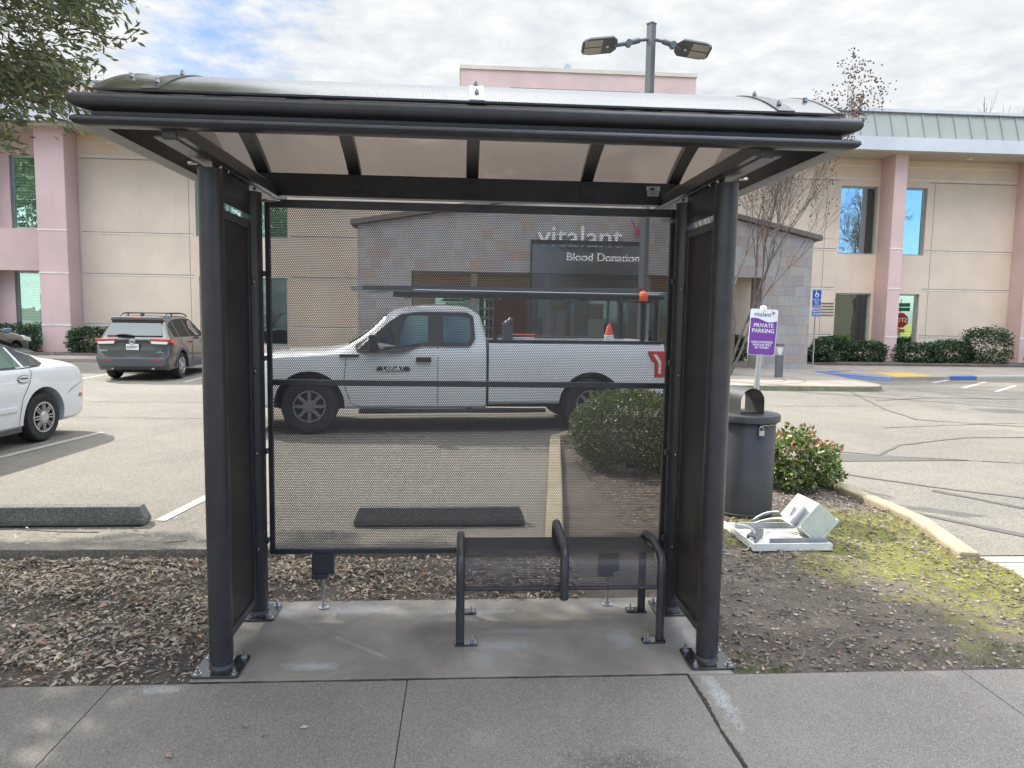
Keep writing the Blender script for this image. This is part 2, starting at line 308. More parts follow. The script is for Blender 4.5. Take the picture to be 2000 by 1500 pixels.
# ------------------------------------------------------------------ builders
class MB:
    def __init__(s): s.v = []; s.f = []; s.uv = None; s.cu = 0
    def add(s, vs_, fs):
        b = len(s.v); s.v += [tuple(p) for p in vs_]; s.f += [tuple(i+b for i in q) for q in fs]; return s
    def box(s, x0, x1, y0, y1, z0, z1, M=None):
        p = [(x, y, z) for x in (x0, x1) for y in (y0, y1) for z in (z0, z1)]
        if M is not None: p = [M @ Vector(q) for q in p]
        return s.add(p, [(0,1,3,2),(4,6,7,5),(0,4,5,1),(2,3,7,6),(0,2,6,4),(1,5,7,3)])
    def tube(s, pts, r, n=10, caps=True, ry=None):
        pts = [Vector(p) for p in pts]; rs = r if isinstance(r, (list, tuple)) else [r]*len(pts)
        vs_ = []; up = None
        for i, p in enumerate(pts):
            t = (pts[min(i+1, len(pts)-1)]-pts[max(i-1, 0)]).normalized()
            if up is None:
                up = Vector((0, 0, 1)) if abs(t.z) < .9 else Vector((0, 1, 0))
            a = up.cross(t)
            if a.length < 1e-4: a = Vector((1, 0, 0)).cross(t)
            a.normalize(); b = t.cross(a); up = b
            for k in range(n):
                w = 2*math.pi*k/n; vs_.append(p+(a*math.cos(w)+b*math.sin(w))*rs[i])
        fs = [(i*n+k, i*n+(k+1) % n, (i+1)*n+(k+1) % n, (i+1)*n+k) for i in range(len(pts)-1) for k in range(n)]
        if caps: fs += [tuple(range(n))[::-1], tuple(range((len(pts)-1)*n, len(pts)*n))]
        return s.add(vs_, fs)
    def cyl(s, x, y, z0, z1, r, r2=None, n=24): return s.tube([(x, y, z0), (x, y, z1)], [r, r if r2 is None else r2], n)
    def lathe(s, prof, c, axis='y', n=32, M=None, caps=True):
        vs_ = []
        for (r_, h) in prof:
            for k in range(n):
                w = 2*math.pi*k/n; a, b = r_*math.cos(w), r_*math.sin(w)
                p = Vector((a, h, b)) if axis == 'y' else (Vector((a, b, h)) if axis == 'z' else Vector((h, a, b)))
                vs_.append(p+Vector(c))
        L = len(prof); fs = [(i*n+k, i*n+(k+1) % n, (i+1)*n+(k+1) % n, (i+1)*n+k) for i in range(L-1) for k in range(n)]
        if caps and prof[0][0] > 1e-5: fs.append(tuple(range(n))[::-1])
        if caps and prof[-1][0] > 1e-5: fs.append(tuple(range((L-1)*n, L*n)))
        return s.add(vs_, fs)
    def prism(s, poly, a0, a1, axis='y'):
        f = {'y': lambda p, a: (p[0], a, p[1]), 'x': lambda p, a: (a, p[0], p[1]), 'z': lambda p, a: (p[0], p[1], a)}[axis]
        n = len(poly)
        return s.add([f(p, a0) for p in poly]+[f(p, a1) for p in poly], [tuple(range(n))[::-1], tuple(range(n, 2*n))]+[(i, (i+1) % n, n+(i+1) % n, n+i) for i in range(n)])
    def sphere(s, c, rx, ry, rz, n=12, m_=8):
        vs_ = [(c[0], c[1], c[2]-rz)]
        for j in range(1, m_):
            t = -math.pi/2+math.pi*j/m_
            for k in range(n):
                w = 2*math.pi*k/n; vs_.append((c[0]+rx*math.cos(t)*math.cos(w), c[1]+ry*math.cos(t)*math.sin(w), c[2]+rz*math.sin(t)))
        vs_.append((c[0], c[1], c[2]+rz)); L = len(vs_)-1
        fs = [(0, 1+(k+1) % n, 1+k) for k in range(n)]
        for j in range(m_-2):
            a = 1+j*n
            fs += [(a+k, a+(k+1) % n, a+n+(k+1) % n, a+n+k) for k in range(n)]
        a = 1+(m_-2)*n; fs += [(a+k, a+(k+1) % n, L) for k in range(n)]
        return s.add(vs_, fs)

def link(name, me, mat, parent=None):
    o = bpy.data.objects.new(name, me); COL.objects.link(o)
    if mat and not me.materials: me.materials.append(mat)
    if parent is not None: o.parent = parent
    return o
SPLIT = {'bracket', 'bolt', 'pin', 'drain_slot', 'beam_lip', 'roof_end', 'ladder_rack', 'channel', 'flexible_conduit', 'tail_light', 'bed_rail', 'roof_bar', 'tool_holder', 'soffit_light', 'shadow_joint', 'reveal_line', 'label_print', 'rail', 'knockout', 'headlight', 'panel_rim', 'arch_cladding', 'roof_rail'}
def obj(name, mb, mat, parent=None, smooth=None, bevel=0, fix=True, loc=None):
    """one mesh object; the kinds in SPLIT become one object per separate piece"""
    if name in SPLIT and len(mb.v) < 4000:
        par = list(range(len(mb.v)))
        def fd(i):
            while par[i] != i: par[i] = par[par[i]]; i = par[i]
            return i
        for f in mb.f:
            for q in f[1:]: par[fd(q)] = fd(f[0])
        gr = {}
        for i in range(len(mb.v)): gr.setdefault(fd(i), []).append(i)
        cl = [[ids, [min(mb.v[i][k] for i in ids)-.003 for k in range(3)], [max(mb.v[i][k] for i in ids)+.003 for k in range(3)]] for ids in gr.values()]
        ch = True
        while ch:
            ch = False
            for a in range(len(cl)):
                for b in range(a+1, len(cl)):
                    if all(cl[a][1][k] <= cl[b][2][k] and cl[b][1][k] <= cl[a][2][k] for k in range(3)):
                        cl[a] = [cl[a][0]+cl[b][0], [min(cl[a][1][k], cl[b][1][k]) for k in range(3)], [max(cl[a][2][k], cl[b][2][k]) for k in range(3)]]; cl.pop(b); ch = True; break
                if ch: break
        if len(cl) > 1:
            res = None
            for ids, _, _ in cl:
                mp_ = {o_: n_ for n_, o_ in enumerate(ids)}; sub = MB(); sub.v = [mb.v[i] for i in ids]; sub.f = [tuple(mp_[i] for i in f) for f in mb.f if f[0] in mp_]
                o_ = obj_(name, sub, mat, parent, smooth, bevel, fix, loc); res = res or o_
            return res
    return obj_(name, mb, mat, parent, smooth, bevel, fix, loc)
def obj_(name, mb, mat, parent=None, smooth=None, bevel=0, fix=True, loc=None):
    me = bpy.data.meshes.new(name); me.from_pydata(mb.v, [], mb.f); me.update()
    if fix:
        bm = bmesh.new(); bm.from_mesh(me); bmesh.ops.recalc_face_normals(bm, faces=bm.faces); bm.to_mesh(me); bm.free()
    if smooth:
        me.polygons.foreach_set('use_smooth', [True]*len(me.polygons)); me.set_sharp_from_angle(angle=R(smooth))
    o = link(name, me, mat, parent)
    if bevel:
        b = o.modifiers.new('bevel', 'BEVEL'); b.width = bevel; b.segments = 2; b.limit_method = 'ANGLE'; b.angle_limit = R(40)
    if loc: o.location = loc
    return o
def tag(o, label=None, cat=None, group=None, kind=None):
    if label: o['label'] = label
    if cat: o['category'] = cat
    if group: o['group'] = group
    if kind: o['kind'] = kind
    return o
def thing(name, label, cat, loc=(0, 0, 0), rz=0, group=None):
    o = bpy.data.objects.new(name, None); COL.objects.link(o); o.location = loc; o.rotation_euler = (0, 0, rz); o.empty_display_size = .1
    return tag(o, label, cat, group)
def struct(name, mb, mat, **k): return tag(obj(name, mb, mat, **k), kind='structure')
def text(name, s, size, mat, parent, M, ext=.002, align='CENTER', sx=1.0, bold=0):
    cu = bpy.data.curves.new(name, 'FONT'); cu.body = s; cu.size = size; cu.extrude = ext; cu.align_x = align; cu.align_y = 'CENTER'; cu.offset = bold; cu.resolution_u = 4; cu.space_line = .95
    t = bpy.data.objects.new(name, cu); COL.objects.link(t)
    dg = bpy.context.evaluated_depsgraph_get(); me = bpy.data.meshes.new_from_object(t.evaluated_get(dg))
    bpy.data.objects.remove(t); bpy.data.curves.remove(cu)
    me.transform(M @ Matrix.Diagonal((sx, 1, 1, 1))); me.materials.clear()
    return link(name, me, mat, parent)
def TM(x, y, z, rz=0, rx=90): return Matrix.Translation((x, y, z)) @ Matrix.Rotation(R(rz), 4, 'Z') @ Matrix.Rotation(R(rx), 4, 'X')
def copy_tree(o, parent=None):
    c = o.copy(); COL.objects.link(c); c.parent = parent
    for ch in [q for q in bpy.data.objects if q.parent == o]: copy_tree(ch, c)
    return c
def leaves(name, P, size, mat, parent=None, aspect=.45, N=None, tilt=1.0, fold=.25, flat=False, szvar=.35):
    """one leaf-shaped, folded blade per point: tip, two sides, base"""
    P = np.asarray(P, float); n = len(P)
    if flat:
        az = rng.uniform(0, 2*np.pi, n); el = rng.normal(0, .22, n)
        D = np.stack([np.cos(az)*np.cos(el), np.sin(az)*np.cos(el), np.sin(el)], 1); U = np.stack([rng.normal(0, .3, n), rng.normal(0, .3, n), np.ones(n)], 1)
    else:
        D = rng.normal(size=(n, 3))
        if N is not None: D = D*tilt+N*.8
        U = rng.normal(size=(n, 3))
    D /= np.linalg.norm(D, axis=1)[:, None]
    Sd = np.cross(D, U); Sd /= np.linalg.norm(Sd, axis=1)[:, None]; Nn = np.cross(Sd, D)
    L = size*rng.uniform(1-szvar, 1+szvar, n)[:, None]; Wd = L*aspect*.5
    b = P-D*L*.5; t = P+D*L*.5; md = P-D*L*.05
    l = md+Sd*Wd+Nn*Wd*fold; r_ = md-Sd*Wd+Nn*Wd*fold; q = P+D*L*.27
    l2 = q+Sd*Wd*.62+Nn*Wd*fold*.6; r2 = q-Sd*Wd*.62+Nn*Wd*fold*.6
    V = np.stack([b, r_, r2, t, l2, l], 1).reshape(-1, 3)
    me = bpy.data.meshes.new(name); me.vertices.add(6*n); me.vertices.foreach_set('co', V.ravel().astype(np.float32))
    me.loops.add(8*n); base = np.arange(n)[:, None]*6
    idx = np.concatenate([base+np.array([0, 1, 2, 3]), base+np.array([0, 3, 4, 5])], 1).ravel()
    me.loops.foreach_set('vertex_index', idx.astype(np.int32))
    me.polygons.add(2*n); me.polygons.foreach_set('loop_start', (np.arange(2*n)*4).astype(np.int32))
    me.update(calc_edges=True)
    return link(name, me, mat, parent)

# ------------------------------------------------------------------ ground
g = MB()
g.add([(-400, -300, -.05), (400, -300, -.05), (400, 900, -.05), (-400, 900, -.05)], [(0, 1, 2, 3)])
struct('ground', g, SOIL)
def grid(name, xs, ys, fz, mat, inside=None, smooth=60):
    g = MB(); nx, ny = len(xs), len(ys)
    vs_ = [(x, y, fz(x, y)) for y in ys for x in xs]; fs = []
    for j in range(ny-1):
        for i in range(nx-1):
            if inside is None or inside((xs[i]+xs[i+1])/2, (ys[j]+ys[j+1])/2): fs.append((j*nx+i, j*nx+i+1, (j+1)*nx+i+1, (j+1)*nx+i))
    g.add(vs_, fs); return struct(name, g, mat, smooth=smooth, fix=False)
from mathutils import noise as mno
def fbm(x, y, s): return mno.fractal(Vector((x*s, y*s, 1.7)), 1.0, 2.0, 4)
# asphalt with a raised, ragged edge towards the planting bed
def az(x, y):
    if x > .70: return -.006
    t = y-5.27
    if t < .02: return -.04
    return -.006+.07*max(0, 1-max(0, t-.06)/.75)**1.5*min(1, t/.05+.35)
xs = [-60, -30, -15]+[-8+.16*i for i in range(int(8.6/.16)+1)]
xs = sorted(set([round(x, 3) for x in xs+[.70]])); ys = [5.24+.0+.03*i for i in range(8)]+[5.5+.1*i for i in range(9)]
g = MB(); nx = len(xs)
vs_ = []
for j, y in enumerate(ys):
    for x in xs:
        yy = y+(fbm(x, 0, 3.1)*.025 if j < 6 else 0)+(fbm(x, 3, 14)*.012 if j < 6 else 0); vs_.append((x, yy, az(x, y)+fbm(x, y, 6)*.004))
g.add(vs_, [(j*nx+i, j*nx+i+1, (j+1)*nx+i+1, (j+1)*nx+i) for j in range(len(ys)-1) for i in range(nx-1)])
yl = ys[-1]
g.add([(-60, yl, -.006), (.70, yl, -.006), (.70, 200, -.006), (-60, 200, -.006)], [(0, 1, 2, 3)])
g.add([(.70, 5.24, -.006), (60, 5.24, -.006), (60, 200, -.006), (.70, 200, -.006)], [(0, 1, 2, 3)])
g.add([(-200, 6, -.012), (-60, 6, -.012), (-60, 200, -.012), (-200, 200, -.012)], [(0, 1, 2, 3)])
struct('parking_lot', g, ASPH, smooth=50, fix=False)
# road behind the camera
g = MB(); g.add([(-200, -30, -.02), (200, -30, -.02), (200, .2, -.02), (-200, .2, -.02)], [(0, 1, 2, 3)]); struct('road', g, ASPH, fix=False)
# sidewalk slabs, with joints between them
g = MB(); edges = [-60, -12, -10.6, -9.2, -7.8, -6.4, -4.45, -3.05, -1.65, -.255, 1.14, 2.58, 4.0, 5.4, 12, 60]
for a, b in zip(edges[:-1], edges[1:]): g.box(a+.002, b-.002, .35, 3.449, -.1, .004)
struct('sidewalk', g, SIDE, bevel=.003)
g = MB(); g.box(-60, 60, .34, 3.44, -.045, -.006); struct('joint_dirt', g, JOINT)
g = MB(); g.box(-60, 60, .05, .34, -.12, .0); struct('street_curb', g, CURB)
g = MB(); g.box(-1.305, 1.385, 3.456, 4.455, -.1, .006); struct('shelter_pad', g, PAD, bevel=.008)
g = MB()
for (pts, w) in (([(1.145, 3.44), (1.15, 3.2), (1.138, 2.95), (1.148, 2.7), (1.14, 2.4), (1.14, 1.5)], .009), ([(-1.3, 3.452), (-.6, 3.449), (0, 3.454), (.5, 3.45), (1.15, 3.452)], .006)):
    for (a, b) in zip(pts[:-1], pts[1:]):
        a = Vector(a); b = Vector(b); d = (b-a).normalized(); nrm = Vector((-d.y, d.x)); k = 9
        for i in range(k):
            p = a.lerp(b, i/k); q = a.lerp(b, (i+1)/k); wa, wb = w*random.uniform(.4, 1.3), w*random.uniform(.4, 1.3)
            g.add([(*(p-nrm*wa), .0075), (*(q-nrm*wb), .0075), (*(q+nrm*wb), .0075), (*(p+nrm*wa), .0075)], [(0, 1, 2, 3)])
struct('joint_crack', g, JOINT, fix=False)
# planting beds
def bedin(x, y):
    if -1.29 < x < 1.37 and y < 4.44: return False
    if x <= .72: return y < 5.33
    lx = .72+(x-x)+(y-5.3)*.135+.02
    rx = 3.80 if y < 5.35 else (3.95 if y < 7.3 else 3.95-(y-7.3)*.12)
    if y > 5.3 and x < lx: return False
    return x < rx+(.12 if y < 5.2 else 0) and y < 10.4
def bz(x, y):
    e = .012+.022*fbm(x, y, 2.2)+.012*fbm(x, y, 9)
    if x > 1.4: e += .012*min(1, (x-1.4)/1.0)*min(1, max(0, (y-3.5)/1.0))
    if y < 3.55: e = min(e, .0)*.5-.002
    if x < 1.5 and x > -1.4 and y < 4.55: e = min(e, -.004)
    if y > 5.2 and x < .72: e -= .03
    return max(-.03, e)
gx = [-30, -20, -12, -8, -6]+[-4.6+.06*i for i in range(int(8.6/.06)+2)]; gy = [3.40+.06*i for i in range(int(7.0/.06)+1)]
grid('planting_bed', gx, gy, bz, SOIL, bedin)
# island kerbs
def strip(name, pts, w, h, mat, z0=-.05):
    g = MB(); P = [Vector(p) for p in pts]; L = []
    for i, p in enumerate(P):
        d = (P[min(i+1, len(P)-1)]-P[max(i-1, 0)]).normalized(); nrm = Vector((-d.y, d.x)); L.append((p+nrm*w/2, p-nrm*w/2))
    vs_ = []
    for (a, b) in L: vs_ += [(*a, z0), (*a, h), (*b, h), (*b, z0)]
    fs = [(4*i+k, 4*i+k+1, 4*i+5+k, 4*i+4+k) for i in range(len(P)-1) for k in range(3)]
    fs += [(0, 1, 2, 3), tuple(4*(len(P)-1)+k for k in (3, 2, 1, 0))]
    g.add(vs_, fs); return struct(name, g, mat, bevel=.02)
strip('island_curb', [(.70, 5.30), (.78, 5.95), (.93, 7.1), (1.12, 8.6), (1.32, 10.2), (1.6, 10.6), (2.4, 10.7), (3.2, 10.5), (3.62, 9.9), (3.85, 8.2), (3.93, 7.2), (3.99, 6.5), (4.0, 6.0), (3.88, 5.5), (3.78, 5.05)], .15, .085, CURB)
g = MB(); g.add([(3.93, 3.45, .0), (9, 3.45, .0), (9, 5.2, .0), (3.9, 5.2, .0)], [(0, 1, 2, 3)]); struct('driveway_apron', g, PLAZA, fix=False)
g = MB(); g.add([(3.98, 5.06, .005), (4.3, 5.06, .005), (4.3, 5.10, .005), (3.98, 5.10, .005)], [(0, 1, 2, 3)]); struct('apron_line', g, WHITE_L, fix=False)

# painted lines, tar seams and dark streaks
def painted(name, segs, mat, z=.0):
    g = MB()
    for (a, b, w) in segs:
        a = Vector(a); b = Vector(b); d = (b-a).normalized(); n_ = Vector((-d.y, d.x))*w/2
        g.add([(*(a-n_), z), (*(b-n_), z), (*(b+n_), z), (*(a+n_), z)], [(0, 1, 2, 3)])
    return struct(name, g, mat, fix=False)
painted('stall_lines', [((-2.55, 6.25), (-2.3, 8.0), .1), ((-5.72, 7.4), (-5.17, 10.8), .1), ((-8.9, 7.4), (-8.3, 10.8), .1),
    ((-9.45, 18.3), (-9.5, 23), .1), ((-6.75, 18.2), (-6.8, 23), .1), ((-12.1, 18.3), (-12.2, 23), .1), ((-4.05, 18.2), (-4.1, 23), .1),
    ((13.4, 19.98), (14.87, 21.27), .12), ((13.31, 18.55), (15.4, 20.5), .12), ((13.58, 17.69), (15.49, 19.44), .12), ((13.8, 16.7), (15.6, 18.4), .12)], WHITE_L, .0)
def seam(pts, w=.03, j=.02):
    out_ = []; P = [Vector(p) for p in pts]
    for a, b in zip(P[:-1], P[1:]):
        n_ = max(2, int((b-a).length/.25)); prev = a
        for i in range(1, n_+1):
            q = a.lerp(b, i/n_)+Vector((random.uniform(-j, j), random.uniform(-j, j)))*(i < n_); out_.append((prev, q, w*random.uniform(.6, 1.4))); prev = q
    return out_
painted('tar_and_dark_streaks', seam([(9.54, 17.3), (8.44, 13.96), (8.2, 12.6), (9.24, 12.0), (10.6, 11.4)], .05)+seam([(5.6, 9.3), (6.28, 10.0), (7.69, 10.64), (9.9, 10.8)], .045)
    +seam([(4.2, 9.9), (5.6, 9.2), (7.5, 8.6), (9.5, 8.3)], .03)+seam([(4.15, 8.35), (4.49, 8.05), (5.1, 7.45), (5.75, 6.98), (7.2, 6.2)], .06, .015)+seam([(4.12, 6.6), (4.2, 6.51), (4.75, 5.73), (5.1, 5.3)], .085, .02)+seam([(5.0, 7.3), (5.6, 6.4), (6.4, 5.6)], .10, .03)+seam([(9.2, 15.6), (11, 16.2), (14, 16.0), (18, 16.8)], .08, .04)+seam([(7, 11.6), (9.5, 12.2), (12, 12.0)], .03)  # includes wider dark streaks across the asphalt at right
    +seam([(-9, 14.2), (-4, 14.4), (2, 14.1), (9, 14.6)], .025, .03)+seam([(-6.5, 12.3), (-3, 12.1), (0, 12.4)], .02, .03), TAR_DARK, .0)
g = MB(); g.add([(4.95, 9.35, .0), (6.6, 8.9, .0), (5.4, 8.85, .0), (4.6, 8.8, .0)], [(0, 3, 2, 1)]); struct('dark_wedge', g, TAR_DARK, fix=False)  # flat dark wedge laid on the asphalt

# parking wheel stops
def wheel_stop(x0, x1, y0, ang, label):
    t = MB(); L = (x1-x0)/2; w, h = .09, .15
    pr = [(-w, 0), (-w*.95, .045), (-w*.62, h), (w*.62, h), (w*.95, .045), (w, 0)]
    vs_ = []
    for (xx, k) in ((-L, 0), (-L+.045, 1), (L-.045, 1), (L, 0)):
        for (a, b) in pr: vs_.append((xx, a*(1 if k else .95), b if (k or b < .1) else .05))
    n_ = 6; fs = [(i*n_+k, i*n_+(k+1) % n_, (i+1)*n_+(k+1) % n_, (i+1)*n_+k) for i in range(3) for k in range(n_)]+[tuple(range(6))[::-1], tuple(range(18, 24))]
    t.add(vs_, fs); o = obj('wheel_stop', t, WSTOP, bevel=.008, loc=((x0+x1)/2, y0, .005)); o.rotation_euler.z = ang
    tag(o, label, 'wheel stop', 'concrete wheel stops at the edge of the lot')
wheel_stop(-4.75, -2.62, 6.16, R(1), 'grey concrete wheel stop in the shade left of the bus shelter')
wheel_stop(-.90, .54, 6.14, R(1), 'dark concrete wheel stop seen through the perforated back panel behind the bench')

# ------------------------------------------------------------------ ground cover
def scatter(n, f, x0, x1, y0, y1):
    P = []
    while len(P) < n:
        x = random.uniform(x0, x1); y = random.uniform(y0, y1)
        if bedin(x, y) and random.random() < f(x, y): P.append((x, y, bz(x, y)))
    return np.array(P)
P1 = scatter(14500, lambda x, y: (.15+.85*min(1, max(0, fbm(x, y, 1.6)*1.4+.5)))*(1 if y > 3.6 else .4)*(1 if x < -1.45 or y > 4.6 else .35), -5.2, .8, 3.46, 5.26)
P1b = scatter(16000, lambda x, y: 1, -5.2, .8, 3.46, 5.26); P1b[:, 2] += rng.uniform(.002, .014, len(P1b)); o = leaves('leaf_litter', P1b, .016, LITTER, flat=True, aspect=.5, fold=.5, szvar=.7); tag(o, 'fine crumbled leaf bits between the larger dry leaves left of the shelter', 'leaf litter', kind='stuff')
P1[:, 2] += rng.uniform(.004, .030, len(P1)); o = leaves('leaf_litter', P1, .038, LITTER, flat=True, aspect=.40, fold=.7, szvar=.65); tag(o, 'dry brown leaf litter covering the bed left of and behind the shelter', 'leaf litter', kind='stuff')
P2 = scatter(15000, lambda x, y: .25+.75*max(0, min(1, fbm(x, y, 1.1)+.35+(1.0 if (y > 5.9 or x > 3.45) else 0))), 1.38, 4.0, 3.46, 10.2)
P2[:, 2] += rng.uniform(.002, .018, len(P2)); o = leaves('leaf_litter', P2, .030, LITTER2, flat=True, aspect=.42, fold=.5, szvar=.55); tag(o, 'scattered dry leaves on the mossy soil right of the shelter', 'leaf litter', kind='stuff')
P3 = np.stack([rng.uniform(-4.5, .6, 110), 5.4+np.abs(rng.normal(0, .5, 110)), np.full(110, .075)], 1); P3[:, 2] -= np.clip((P3[:, 1]-5.3)*.08, 0, .062)
P3 = np.concatenate([P3, np.stack([rng.uniform(-1.2, 3, 6), rng.uniform(2.7, 3.45, 6), np.full(6, .012)], 1)])
o = leaves('leaf_litter', P3, .04, LITTER, flat=True, aspect=.45, fold=.4); tag(o, 'stray dry leaves lying on the asphalt edge and sidewalk', 'leaf litter', kind='stuff')
def pebbles(n, x0, x1, y0, y1, label, smin=.004, smax=.015, f=lambda x, y: 1):
    g = MB(); Q = scatter(n, f, x0, x1, y0, y1)
    for (x, y, z) in Q:
        r_ = random.uniform(smin, smax)*random.uniform(.6, 1); g.sphere((x, y, z+r_*.25), r_*random.uniform(.8, 1.5), r_*random.uniform(.7, 1.1), r_*.55, 7, 5)
    return tag(obj('pebbles', g, PEB, smooth=80, fix=False), label, 'pebbles', kind='stuff')
pebbles(1300, 1.38, 4.0, 3.46, 5.6, 'grey and brown pebbles strewn over the soil right of the shelter')
pebbles(900, -4.5, .8, 3.48, 5.2, 'small pebbles among the leaf litter left of and behind the shelter', .005, .014)
g = MB()
for _ in range(95):
    left = random.random() < .55
    x = random.uniform(-4.2, .4) if left else random.uniform(1.5, 3.8); y = random.uniform(3.55, 5.2)
    if not bedin(x, y): continue
    a = random.uniform(0, 6.28); L_ = random.uniform(.06, .2); p = []
    for k in range(4):
        p.append((x+math.cos(a)*L_*k/3, y+math.sin(a)*L_*k/3, bz(x, y)+.025+random.uniform(-.006, .008))); a += random.uniform(-.35, .35)
    g.tube(p, random.uniform(.0018, .004), 5)
for pts in (((1.95, 3.62), (2.05, 3.72), (2.2, 3.77), (2.35, 3.76)), ((1.85, 3.85), (1.95, 3.78), (2.0, 3.66)), ((2.2, 4.1), (2.4, 3.98), (2.55, 3.95))):
    g.tube([(a, b, .05) for a, b in pts], .004, 6)
for pts in (((-4.3, 5.75), (-4.0, 5.7), (-3.7, 5.72)), ((-3.4, 5.8), (-3.1, 5.74), (-2.8, 5.72)), ((-2.2, 5.45), (-2.05, 5.5))):
    g.tube([(a, b, .06) for a, b in pts], .005, 6)
tag(obj('twigs', g, TWIG, smooth=60, fix=False), 'thin fallen twigs lying in the planting beds and on the asphalt edge', 'twigs', kind='stuff')
def blades(P, h, label):
    n = len(P); A = rng.uniform(0, 2*np.pi, n); H = h*rng.uniform(.5, 1.2, n); ln = rng.normal(0, .45, (n, 2))
    w = .0016; c, s_ = np.cos(A)*w, np.sin(A)*w; z0 = P[:, 2]-.004
    b1 = np.stack([P[:, 0]-c, P[:, 1]-s_, z0], 1); b2 = np.stack([P[:, 0]+c, P[:, 1]+s_, z0], 1)
    t = np.stack([P[:, 0]+ln[:, 0]*H, P[:, 1]+ln[:, 1]*H, P[:, 2]+H], 1)
    V = np.stack([b1, b2, t], 1).reshape(-1, 3); me = bpy.data.meshes.new('grass'); me.from_pydata(V.tolist(), [], [(3*i, 3*i+1, 3*i+2) for i in range(n)]); me.update()
    return tag(link('grass', me, GRASS), label, 'grass', kind='stuff')
Q = []
for (cx, cy, r_, k) in ((1.47, 3.50, .035, 60), (1.62, 3.49, .05, 80), (1.38, 3.72, .03, 40), (1.52, 4.3, .06, 60), (2.75, 3.55, .06, 70), (2.55, 3.6, .05, 60), (3.0, 3.7, .08, 70), (2.9, 3.52, .05, 60), (4.02, 5.6, .04, 30), (1.5, 3.62, .03, 40)):
    for _ in range(k):
        x, y = random.gauss(cx, r_), random.gauss(cy, r_*.5)
        Q.append((x, max(3.46, y), max(0, bz(x, y))))
blades(np.array(Q), .035, 'small green grass tufts sprouting by the right post and pad edge')
Q = scatter(9000, lambda x, y: 1 if (.85*(x-2.15)+.4*(y-4.6)+fbm(x, y, 2.5)*1.1) > .55 and y < 6.3 else 0, 1.7, 3.9, 3.5, 6.4)
o = blades(Q, .012, 'yellow green moss and fine growth on the soil right of the shelter'); o.name = 'moss'; o['category'] = 'moss'
o.data.materials[0] = leafm('moss_tips', [(0, (.13, .15, .02)), (1, (.30, .29, .045))], .8)

# ------------------------------------------------------------------ office building
FY = 28.0
bld = thing('office_building', 'two storey beige and pink stucco office building behind the parking lot', 'building', (0, FY, 0))
def wall_holes(name, mat, x0, x1, z0, z1, y, holes, parent, th=.25):
    xs_ = sorted(set([x0, x1]+[h[0] for h in holes]+[h[1] for h in holes])); zs_ = sorted(set([z0, z1]+[h[2] for h in holes]+[h[3] for h in holes])); g = MB()
    for a, b in zip(xs_[:-1], xs_[1:]):
        for c_, d_ in zip(zs_[:-1], zs_[1:]):
            mx_, mz = (a+b)/2, (c_+d_)/2
            if any(h[0] < mx_ < h[1] and h[2] < mz < h[3] for h in holes): continue
            g.add([(a, y, c_), (b, y, c_), (b, y, d_), (a, y, d_)], [(0, 1, 2, 3)])
    for h in holes:
        a, b, c_, d_ = h; q = y+th
        g.add([(a, y, c_), (a, q, c_), (a, q, d_), (a, y, d_)], [(0, 1, 2, 3)]); g.add([(b, y, c_), (b, y, d_), (b, q, d_), (b, q, c_)], [(0, 1, 2, 3)])
        g.add([(a, y, c_), (b, y, c_), (b, q, c_), (a, q, c_)], [(0, 1, 2, 3)]); g.add([(a, y, d_), (a, q, d_), (b, q, d_), (b, y, d_)], [(0, 1, 2, 3)])
    return obj(name, g, mat, parent, fix=False)
wins = [(-16.29, -15.05, 4.57, 7.16, GL_G, None), (-16.29, -15.12, .3, 3.02, GL_G, None), (-9.82, -6.5, 4.42, 6.9, GL_G, None), (-9.75, -6.55, .45, 2.96, GL_D, None),
        (14.58, 16.08, 4.30, 6.90, GL_B, .36), (16.85, 18.05, 4.30, 6.90, GL_B, None), (14.58, 16.02, .45, 2.79, GL_D, .34), (16.8, 18.0, .45, 2.79, GL_L, None)]
bays = [(-13.9, 22.0, BEIGE, [w for w in wins if w[0] > -13]), (-19.0, -13.9, PINK, [w for w in wins if w[0] < -13])]
for (a, b, mt, ws) in bays: wall_holes('wall', mt, a, b, -.5, 8.4, 0, [w[:4] for w in ws], bld)
wall_holes('wall', BEIGE, 22.0, 34, -.5, 8.4, 0, [], bld); wall_holes('wall', BEIGE, -34, -19, -.5, 8.4, 0, [], bld)
for (a, b, c_, d_, gm, split) in wins:
    w = MB(); t = .055
    for (p, q, r_, s_) in ((a, a+t, c_, d_), (b-t, b, c_, d_), (a+t, b-t, c_, c_+t), (a+t, b-t, d_-t, d_)): w.box(p, q, .12, .2, r_, s_)
    if b-a > 2:
        for k in (1, 2): xx = a+(b-a)*k/3; w.box(xx-t/2, xx+t/2, .12, .2, c_+t, d_-t)
    win = obj('window', w, ALU, bld)
    g = MB(); bx = b if not split else b-split
    g.add([(a+t, .17, c_+t), (bx-t*0, .17, c_+t), (bx, .17, d_-t), (a+t, .17, d_-t)], [(0, 1, 2, 3)]); obj('pane', g, gm, win, fix=False)
    if split:
        g = MB(); g.add([(bx+.012, .17, c_+t), (b-t, .17, c_+t), (b-t, .17, d_-t), (bx+.012, .17, d_-t)], [(0, 1, 2, 3)]); obj('pane', g, GL_D, win, fix=False)
